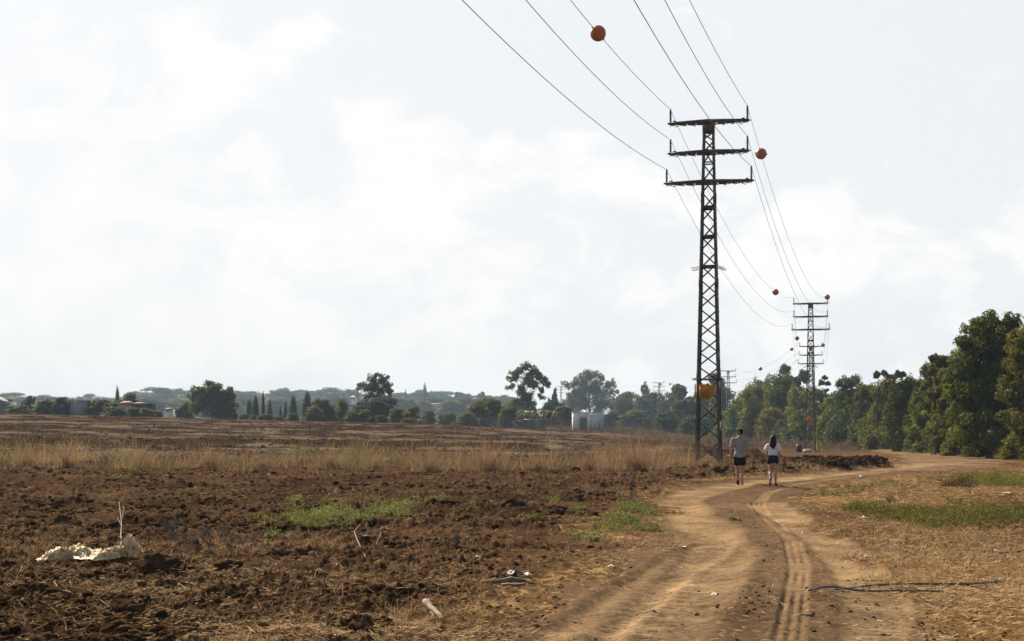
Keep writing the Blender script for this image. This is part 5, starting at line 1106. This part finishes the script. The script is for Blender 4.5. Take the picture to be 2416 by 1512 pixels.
# litter
def scrap(u_, v_, sx_, sy_, h_, label, mat='paper', name='litter', cat='litter'):
    n_ = 12; a_, b_ = np.meshgrid(np.linspace(-1, 1, n_), np.linspace(-1, 1, n_), indexing='ij'); x0, y0 = g(u_, v_)
    X_ = a_*sx_/2*(.8+.4*vn(b_*2+u_, b_*0, 1)); Y_ = b_*sy_/2*(.8+.4*vn(a_*2+u_, a_*0, 2)); Z_ = h_*(vn(a_*1.7+u_, b_*1.7+v_, 4))*(1-.4*np.abs(a_)); Z_ = Z_+.004
    i_, j_ = np.meshgrid(np.arange(n_-1), np.arange(n_-1), indexing='ij'); q0 = (i_*n_+j_).ravel()
    me = mk_mesh(name, np.stack([X_, Y_, Z_], -1).reshape(-1, 3), np.stack([q0, q0+n_, q0+n_+1, q0+1], -1), M[mat], True)
    o = obj(name, me, None, (x0, y0, tz(x0, y0)+.01)); md = o.modifiers.new('t', 'SOLIDIFY'); md.thickness = .003; o.rotation_euler = (0, 0, (u_*1.7) % 3); return tag(o, label, cat)
for u_, v_, a_, b_, h_, lb in [(1216, 1362, .17, .12, .09, 'pale torn scrap above the long bleached branch'), (1242, 1362, .12, .08, .05, 'tan torn scrap beside the pale torn one'), (1605, 1338, .03, .05, .04, 'small white scrap left of the middle of the road'), (2034, 1222, .13, .10, .06, 'white scrap at the left end of the right weed patch'),
    (1598, 1208, .10, .04, .02, 'small white scrap on the left edge of the road below the walkers'), (1614, 1295, .10, .03, .02, 'white sliver on the left wheel track'), (2095, 1243, .10, .06, .03, 'pale scrap at the front of the right weed patch'), (1957, 1211, .05, .04, .03, 'white speck on the right edge of the road'), (1895, 1256, .05, .03, .02, 'white speck on the right wheel track'),
    (1443, 1343, .12, .03, .03, 'white splinter like scrap on the left part of the road'), (1686, 1401, .10, .05, .03, 'crumpled white scrap between the wheel tracks'), (865, 1281, .0 + .1, .05, .04, 'white scrap under the large weed patch'), (1128, 1325, .07, .05, .03, 'grey flat stone like scrap left of the road'), (2378, 1182, .35, .12, .03, 'pale flattened scrap beyond the right weed patch'),
    (2033, 1127, .16, .12, .10, 'small pale blue white scrap beyond the road bend')]:
    scrap(u_, v_, a_, b_, h_, lb)
mb = MB(); mb.lathe([(0, 0), (.012, 0), (.013, .075), (.011, .078), (.0, .078)], k=12); x_, y_ = g(2040, 1328); o = mb.obj('litter', M['paper'], None, True, (x_, y_, tz(x_, y_)+.003)); o.rotation_euler = (.15, .12, 0); tag(o, 'upright white tube standing on the right wheel track', 'litter')
# at the foot of the second pylon
x_, y_ = at(1936, 159); zb = tz(x_, y_)
def drape(u_, d_, hgt_, w_, mat, label, name, cat):
    x0, y0 = at(u_, d_); n1_, n2_ = 14, 24; a_, b_ = np.meshgrid(np.linspace(-1, 1, n1_), np.linspace(0, 1, n2_), indexing='ij')
    X_ = a_*w_*(.25+.75*(1-b_))+(1-b_)*.35+.05*np.sin(a_*7+b_*4); Y_ = .12*np.sin(a_*9)+.1*b_; Z_ = b_*hgt_+.02
    i_, j_ = np.meshgrid(np.arange(n1_-1), np.arange(n2_-1), indexing='ij'); q0 = (i_*n2_+j_).ravel(); me = mk_mesh(name, np.stack([X_, Y_, Z_], -1).reshape(-1, 3), np.stack([q0, q0+n2_, q0+n2_+1, q0+1], -1), M[mat], True)
    o = obj(name, me, None, (x0, y0, tz(x0, y0))); md = o.modifiers.new('t', 'SOLIDIFY'); md.thickness = .01; return tag(o, label, cat)
drape(1927, 159, 2.2, .35, 'yellow', 'yellow plastic sheet hanging down the right leg of the second pylon', 'plastic_sheet', 'plastic sheet')
mb = MB(); mb.lathe([(0, 0), (.3, .02), (.33, .4), (.33, .75), (.25, .85), (0, .87)], k=14); x_, y_ = at(1885, 158); mb.obj('barrel', M['blue'], None, True, (x_, y_, tz(x_, y_))); tag(C.objects[-1], 'dark blue barrel left of the second pylon', 'barrel')
x_, y_ = at(1905, 157); v, f_ = ico(3); v = v*np.array([.45, .3, .22])*(1+.2*np.array([mnoise.noise(Vector(p)*3) for p in v]))[:, None]; o = obj('sack', mk_mesh('sack', v, f_, M['paper'], True), None, (x_, y_, tz(x_, y_)+.15)); tag(o, 'pale sack lying at the foot of the second pylon', 'sack')

# ------------------------------------------------------------------ people
def blob_mesh(name, caps, mat, vox=.012, smooth=5, scale=1.):
    """one continuous surface from tapered elliptical limbs: (p, q, rp, rq, flatten y) unioned by a voxel remesh"""
    mb = MB()
    for c_ in caps:
        p, q, r1, r2 = Vector(c_[0]), Vector(c_[1]), c_[2], c_[3]; fy = c_[4] if len(c_) > 4 else 1.
        d = q-p; L_ = d.length or 1e-4; d = d/L_ if d.length > 0 else Vector((0, 0, 1)); k_ = 14
        ref = Vector((0, 1, 0)) if abs(d.y) < .9 else Vector((0, 0, 1)); a_ = d.cross(ref).normalized(); b_ = a_.cross(d).normalized()
        vs = []; rings = []
        for t in np.linspace(-90, 0, 5): rings.append((p+d*(r1*math.sin(math.radians(t))), r1*max(math.cos(math.radians(t)), .02)))
        for t in np.linspace(0, 90, 5): rings.append((q+d*(r2*math.sin(math.radians(t))), r2*max(math.cos(math.radians(t)), .02)))
        for c0, r_ in rings:
            for j in range(k_):
                t = 2*math.pi*j/k_; vs.append(tuple(c0+a_*math.cos(t)*r_+b_*math.sin(t)*r_*fy))
        n_ = len(rings); q_ = [(i*k_+j, i*k_+(j+1) % k_, (i+1)*k_+(j+1) % k_, (i+1)*k_+j) for i in range(n_-1) for j in range(k_)]
        t_ = [(0, j+1, j) for j in range(1, k_-1)]+[((n_-1)*k_, (n_-1)*k_+j, (n_-1)*k_+j+1) for j in range(1, k_-1)]
        mb.add(vs, q=q_, t=t_)
    tmp = bpy.data.objects.new('tmp', mb.mesh('tmp', None)); C.objects.link(tmp)
    m1 = tmp.modifiers.new('r', 'REMESH'); m1.mode = 'VOXEL'; m1.voxel_size = vox
    m2 = tmp.modifiers.new('s', 'SMOOTH'); m2.factor = .5; m2.iterations = smooth
    dg = bpy.context.evaluated_depsgraph_get(); me = bpy.data.meshes.new_from_object(tmp.evaluated_get(dg)); bpy.data.objects.remove(tmp)
    me.name = name; me.materials.clear(); me.materials.append(mat); me.polygons.foreach_set('use_smooth', np.ones(len(me.polygons), bool)); return me
def hand(w_, d_, out_, s=1.):
    """palm, four unequal curled fingers and a thumb; w_ wrist, d_ direction, out_ thumb side"""
    w_ = Vector(w_); d_ = Vector(d_).normalized(); o_ = Vector(out_); o_ = (o_-d_*o_.dot(d_)).normalized(); n_ = d_.cross(o_).normalized(); r = []
    palm = w_+d_*.085*s; r += [(w_, palm, .026*s, .036*s, .62), (w_+d_*.04*s+o_*.012*s, palm+o_*.012*s, .026*s, .026*s, .6), (w_+d_*.04*s-o_*.012*s, palm-o_*.012*s, .026*s, .026*s, .6)]
    for k_, (off, ln) in enumerate([(.030, .070), (.010, .080), (-.010, .074), (-.029, .058)]):
        b_ = palm+o_*off*s; m_ = b_+(d_*.9+o_*off*2.0)*ln*.55*s+n_*.012*s; e_ = m_+d_*ln*.38*s+n_*.028*s
        r += [(b_, m_, .0092*s, .0085*s), (m_, e_, .0085*s, .0070*s)]
    t0 = w_+d_*.028*s+o_*.026*s; t1 = t0+(d_*.7+o_*.75)*.038*s; t2 = t1+(d_*.95+o_*.25)*.028*s+n_*.006*s
    r += [(t0, t1, .012*s, .010*s), (t1, t2, .0098*s, .0082*s)]
    return r
def head(c_, s=1.):
    c_ = Vector(c_); X_, Y_, Z_ = Vector((1, 0, 0)), Vector((0, 1, 0)), Vector((0, 0, 1))
    r = [(c_+Z_*.02*s-Y_*.015*s, c_+Z_*.035*s+Y_*.015*s, .088*s, .086*s), (c_+Y_*.03*s, c_+Y_*.045*s-Z_*.07*s, .068*s, .045*s), (c_+Y_*.085*s+Z_*.0*s, c_+Y_*.108*s-Z_*.02*s, .012*s, .014*s),
         (c_+Y_*.085*s-Z_*.055*s+X_*.018*s, c_+Y_*.085*s-Z_*.055*s-X_*.018*s, .010*s, .010*s)]
    for s_ in (-1, 1): r += [(c_+X_*s_*.086*s+Z_*.012*s, c_+X_*s_*.090*s-Z_*.025*s, .015*s, .011*s), (c_+X_*s_*.034*s+Y_*.082*s+Z_*.028*s, c_+X_*s_*.044*s+Y_*.078*s+Z_*.028*s, .012*s, .012*s)]
    return r
def eyes(c_, root, s=1.):
    for s_ in (-1, 1):
        v, f_ = ico(2); obj('eye', mk_mesh('eye', v*.011*s, f_, M['signwhite'], True), root, (c_[0]+s_*.032*s, c_[1]+.088*s, c_[2]+.012*s))
# man, walking away; +y is forward
x_, y_ = at(1745.5, 44.4); man = empty('person', (x_, y_, tz(x_, y_)+.005), -.12); tag(man, 'man in grey shirt, black shorts and black cap walking away', 'person')
hx = .0; sole_r = Vector((.055, -.27, .17))
caps = head((.01, .015, 1.635)) + [((0, 0, 1.43), (.008, .01, 1.56), .062, .055), ((0, 0, 1.36), (0, 0, 1.18), .155, .135, .62), ((-.10, 0, 1.40), (.10, 0, 1.40), .085, .085, .8), ((0, 0, 1.18), (0, 0, .98), .130, .135, .68), ((-.06, 0, .93), (.06, 0, .93), .115, .115, .85),
    ((-.20, 0, 1.42), (-.265, -.03, 1.14), .055, .043), ((-.265, -.03, 1.14), (-.285, .03, .90), .042, .028), ((.20, 0, 1.42), (.265, -.06, 1.15), .055, .043), ((.265, -.06, 1.15), (.345, -.02, .985), .042, .028), ((-.10, 0, 1.41), (-.20, 0, 1.42), .07, .06), ((.10, 0, 1.41), (.20, 0, 1.42), .07, .06),
    ((-.085, .01, .88), (-.075, .06, .50), .092, .058), ((-.075, .06, .50), (-.07, .04, .40), .056, .060), ((-.07, .03, .38), (-.062, .0, .12), .060, .036),
    ((.085, .0, .88), (.072, .02, .49), .092, .058), ((.072, .02, .49), (.066, -.07, .42), .056, .058), ((.066, -.06, .42), (.045, -.24, .22), .058, .036)]
caps += hand((-.285, .03, .895), (-.02, .1, -1), (.2, 1, 0)); caps += hand((.348, -.015, .98), (.3, .15, -1), (-.2, 1, 0))
caps += [((-.062, 0, .10), (-.06, .10, .06), .036, .03), ((.045, -.25, .20), (.05, -.25, .10), .036, .032)]
me = blob_mesh('body', caps, M['skin'], .0075, 3); obj('body', me, man); eyes((.01, .015, 1.635), man)
obj('shirt', blob_mesh('shirt', [((0, 0, 1.38), (0, 0, 1.16), .178, .160, .68), ((0, 0, 1.16), (0, -.005, .97), .158, .160, .70), ((-.045, -.005, .99), (.045, -.005, .97), .125, .125, .95), ((-.055, -.005, .965), (.055, -.005, .965), .136, .136, .98), ((-.11, 0, 1.415), (.11, 0, 1.415), .094, .094, .86), ((0, 0, 1.45), (0, 0, 1.49), .085, .07),
    ((-.12, 0, 1.42), (-.205, 0, 1.42), .088, .078), ((.12, 0, 1.42), (.205, 0, 1.42), .088, .078), ((-.205, 0, 1.42), (-.25, -.02, 1.23), .076, .074), ((.205, 0, 1.42), (.248, -.04, 1.23), .076, .074)], M['tee'], .012, 4), man)
obj('shorts', blob_mesh('shorts', [((-.055, 0, .93), (.055, 0, .93), .125, .125, .95), ((-.085, .005, .86), (-.085, .02, .70), .112, .100), ((.085, .0, .86), (.082, .01, .70), .112, .100)], M['black'], .012, 3), man)
cp = obj('cap', blob_mesh('cap', [((.01, -.0, 1.675), (.01, .03, 1.685), .100, .098, 1.0), ((.01, .09, 1.665), (.01, .17, 1.655), .06, .05, .2)], M['black'], .01, 2), man)
mb = MB(); mb.box((-.025, -.094, 1.668), (.055, .012, .022)); mb.obj('patch', M['signwhite'], cp)
for (a_, tr_, nm) in (((-.06, .05, .0), None, 0), ((.05, -.255, .10), 1, 1)):
    sh = bpy.data.objects.new('shoe', None)
    if nm == 0: mu = blob_mesh('shoe', [((-.062, -.02, .06), (-.058, .07, .055), .048, .046), ((-.058, .07, .045), (-.055, .19, .035), .046, .036), ((-.062, -.015, .08), (-.062, .0, .15), .044, .042)], M['black'], .009, 2); so = [((-.062, -.03, .018), (-.056, .19, .018), .050, .044, .0+.42)]
    else: mu = blob_mesh('shoe', [((.045, -.225, .24), (.052, -.20, .15), .045, .047), ((.052, -.20, .15), (.060, -.185, .05), .047, .036), ((.045, -.24, .22), (.045, -.22, .30), .040, .040)], M['black'], .009, 2); so = [((.046, -.262, .262), (.055, -.238, .15), .047, .046, .42), ((.055, -.238, .15), (.063, -.215, .035), .046, .044, .42)]
    so_ = obj('shoe', mu, man); obj('sole', blob_mesh('sole', so, M['orange'], .008, 1), so_)
    bpy.data.objects.remove(sh)
# woman
x_, y_ = at(1823.5, 42.7); wo = empty('person', (x_, y_, tz(x_, y_)+.004), -.16); tag(wo, 'woman with long dark hair in white shirt and dark shorts walking away', 'person')
caps = head((.0, .01, 1.385), .95) + [((0, 0, 1.22), (0, 0, 1.32), .05, .045), ((0, 0, 1.17), (0, 0, 1.02), .118, .105, .62), ((-.075, 0, 1.20), (.075, 0, 1.20), .066, .066, .8), ((0, 0, 1.02), (0, 0, .88), .105, .118, .68), ((-.05, 0, .80), (.05, 0, .80), .105, .105, .85), ((-.07, 0, 1.205), (-.15, 0, 1.20), .055, .046), ((.07, 0, 1.205), (.15, 0, 1.20), .055, .046),
    ((-.15, 0, 1.20), (-.185, .02, .98), .043, .035), ((-.185, .02, .98), (-.155, .16, .84), .034, .023), ((.15, 0, 1.20), (.185, -.03, .97), .043, .035), ((.185, -.03, .97), (.195, -.01, .75), .034, .023),
    ((-.075, .0, .76), (-.078, .03, .42), .082, .050), ((-.078, .03, .42), (-.075, -.04, .36), .048, .050), ((-.075, -.03, .36), (-.072, -.17, .16), .050, .031), ((.075, .0, .76), (.072, .02, .42), .082, .050), ((.072, .02, .42), (.074, .0, .32), .048, .052), ((.074, .0, .32), (.075, -.01, .09), .051, .030)]
caps += hand((-.152, .17, .83), (.1, .7, -.9), (.6, .3, 0), .9); caps += hand((.196, -.008, .742), (0, .1, -1), (-.2, 1, 0), .9); caps += [((-.072, -.18, .15), (-.072, -.17, .08), .03, .026), ((.075, 0, .07), (.09, .07, .05), .032, .026)]
obj('body', blob_mesh('body', caps, M['skinf'], .0072, 3), wo); eyes((0, .01, 1.385), wo, .95)
obj('shirt', blob_mesh('shirt', [((0, 0, 1.18), (0, 0, 1.02), .140, .132, .70), ((-.04, 0, 1.00), (.04, 0, 1.00), .105, .105, .95), ((-.04, 0, .965), (.04, 0, .965), .108, .108, .95), ((-.085, 0, 1.20), (.085, 0, 1.20), .078, .078, .9), ((0, 0, 1.22), (0, 0, 1.26), .07, .055), ((-.09, 0, 1.20), (-.155, 0, 1.20), .074, .066), ((.09, 0, 1.20), (.155, 0, 1.20), .074, .066),
    ((-.155, 0, 1.195), (-.195, .01, 1.10), .066, .074), ((.155, 0, 1.195), (.192, -.01, 1.09), .066, .072)], M['white'], .011, 3), wo)
obj('shorts', blob_mesh('shorts', [((-.02, 0, .88), (.02, 0, .88), .118, .118, .85), ((-.055, -.01, .80), (.055, -.01, .80), .108, .108, 1.0), ((-.078, .0, .76), (-.085, .01, .69), .094, .082), ((.078, .0, .76), (.082, .01, .69), .094, .082)], M['shortsf'], .011, 3), wo)
obj('hair', blob_mesh('hair', [((0, -.012, 1.415), (0, .02, 1.43), .103, .095), ((0, -.045, 1.40), (-.01, -.075, 1.27), .098, .100, .8), ((-.01, -.08, 1.27), (.0, -.10, 1.18), .098, .055, .6), ((-.06, -.05, 1.33), (-.075, -.06, 1.22), .05, .04), ((.055, -.05, 1.33), (.06, -.06, 1.22), .05, .04), ((-.03, -.09, 1.2), (-.035, -.10, 1.13), .045, .02), ((.03, -.09, 1.2), (.025, -.10, 1.12), .045, .02)], M['hair'], .009, 1), wo)
s1 = obj('shoe', blob_mesh('shoe', [((-.072, -.155, .19), (-.078, -.14, .11), .038, .040), ((-.078, -.14, .11), (-.092, -.12, .03), .040, .030)], M['black'], .008, 2), wo); obj('sole', blob_mesh('sole', [((-.071, -.19, .20), (-.080, -.172, .11), .038, .040, .4), ((-.080, -.172, .11), (-.094, -.15, .02), .040, .036, .4)], M['brownsole'], .008, 1), s1)
s2 = obj('shoe', blob_mesh('shoe', [((.075, -.02, .05), (.09, .06, .045), .040, .038), ((.09, .06, .04), (.118, .15, .03), .038, .030)], M['black'], .008, 2), wo); obj('sole', blob_mesh('sole', [((.075, -.03, .015), (.12, .155, .015), .042, .036, .4)], M['brownsole'], .008, 1), s2)

# ------------------------------------------------------------------ haze
mh = bpy.data.materials.new('haze'); mh.use_nodes = True; ns = mh.node_tree.nodes
for n in list(ns): ns.remove(n)
ho = nd(ns, 'ShaderNodeOutputMaterial'); pv = nd(ns, 'ShaderNodeVolumePrincipled'); pv.inputs['Color'].default_value = (.60, .79, 1.0, 1); pv.inputs['Density'].default_value = .00022; pv.inputs['Anisotropy'].default_value = 0.0
mh.node_tree.links.new(pv.outputs[0], ho.inputs['Volume'])
mb = MB(); mb.box((0, 0, 24), (3440, 3440, 62)); o = mb.obj('haze', mh); o['kind'] = 'stuff'
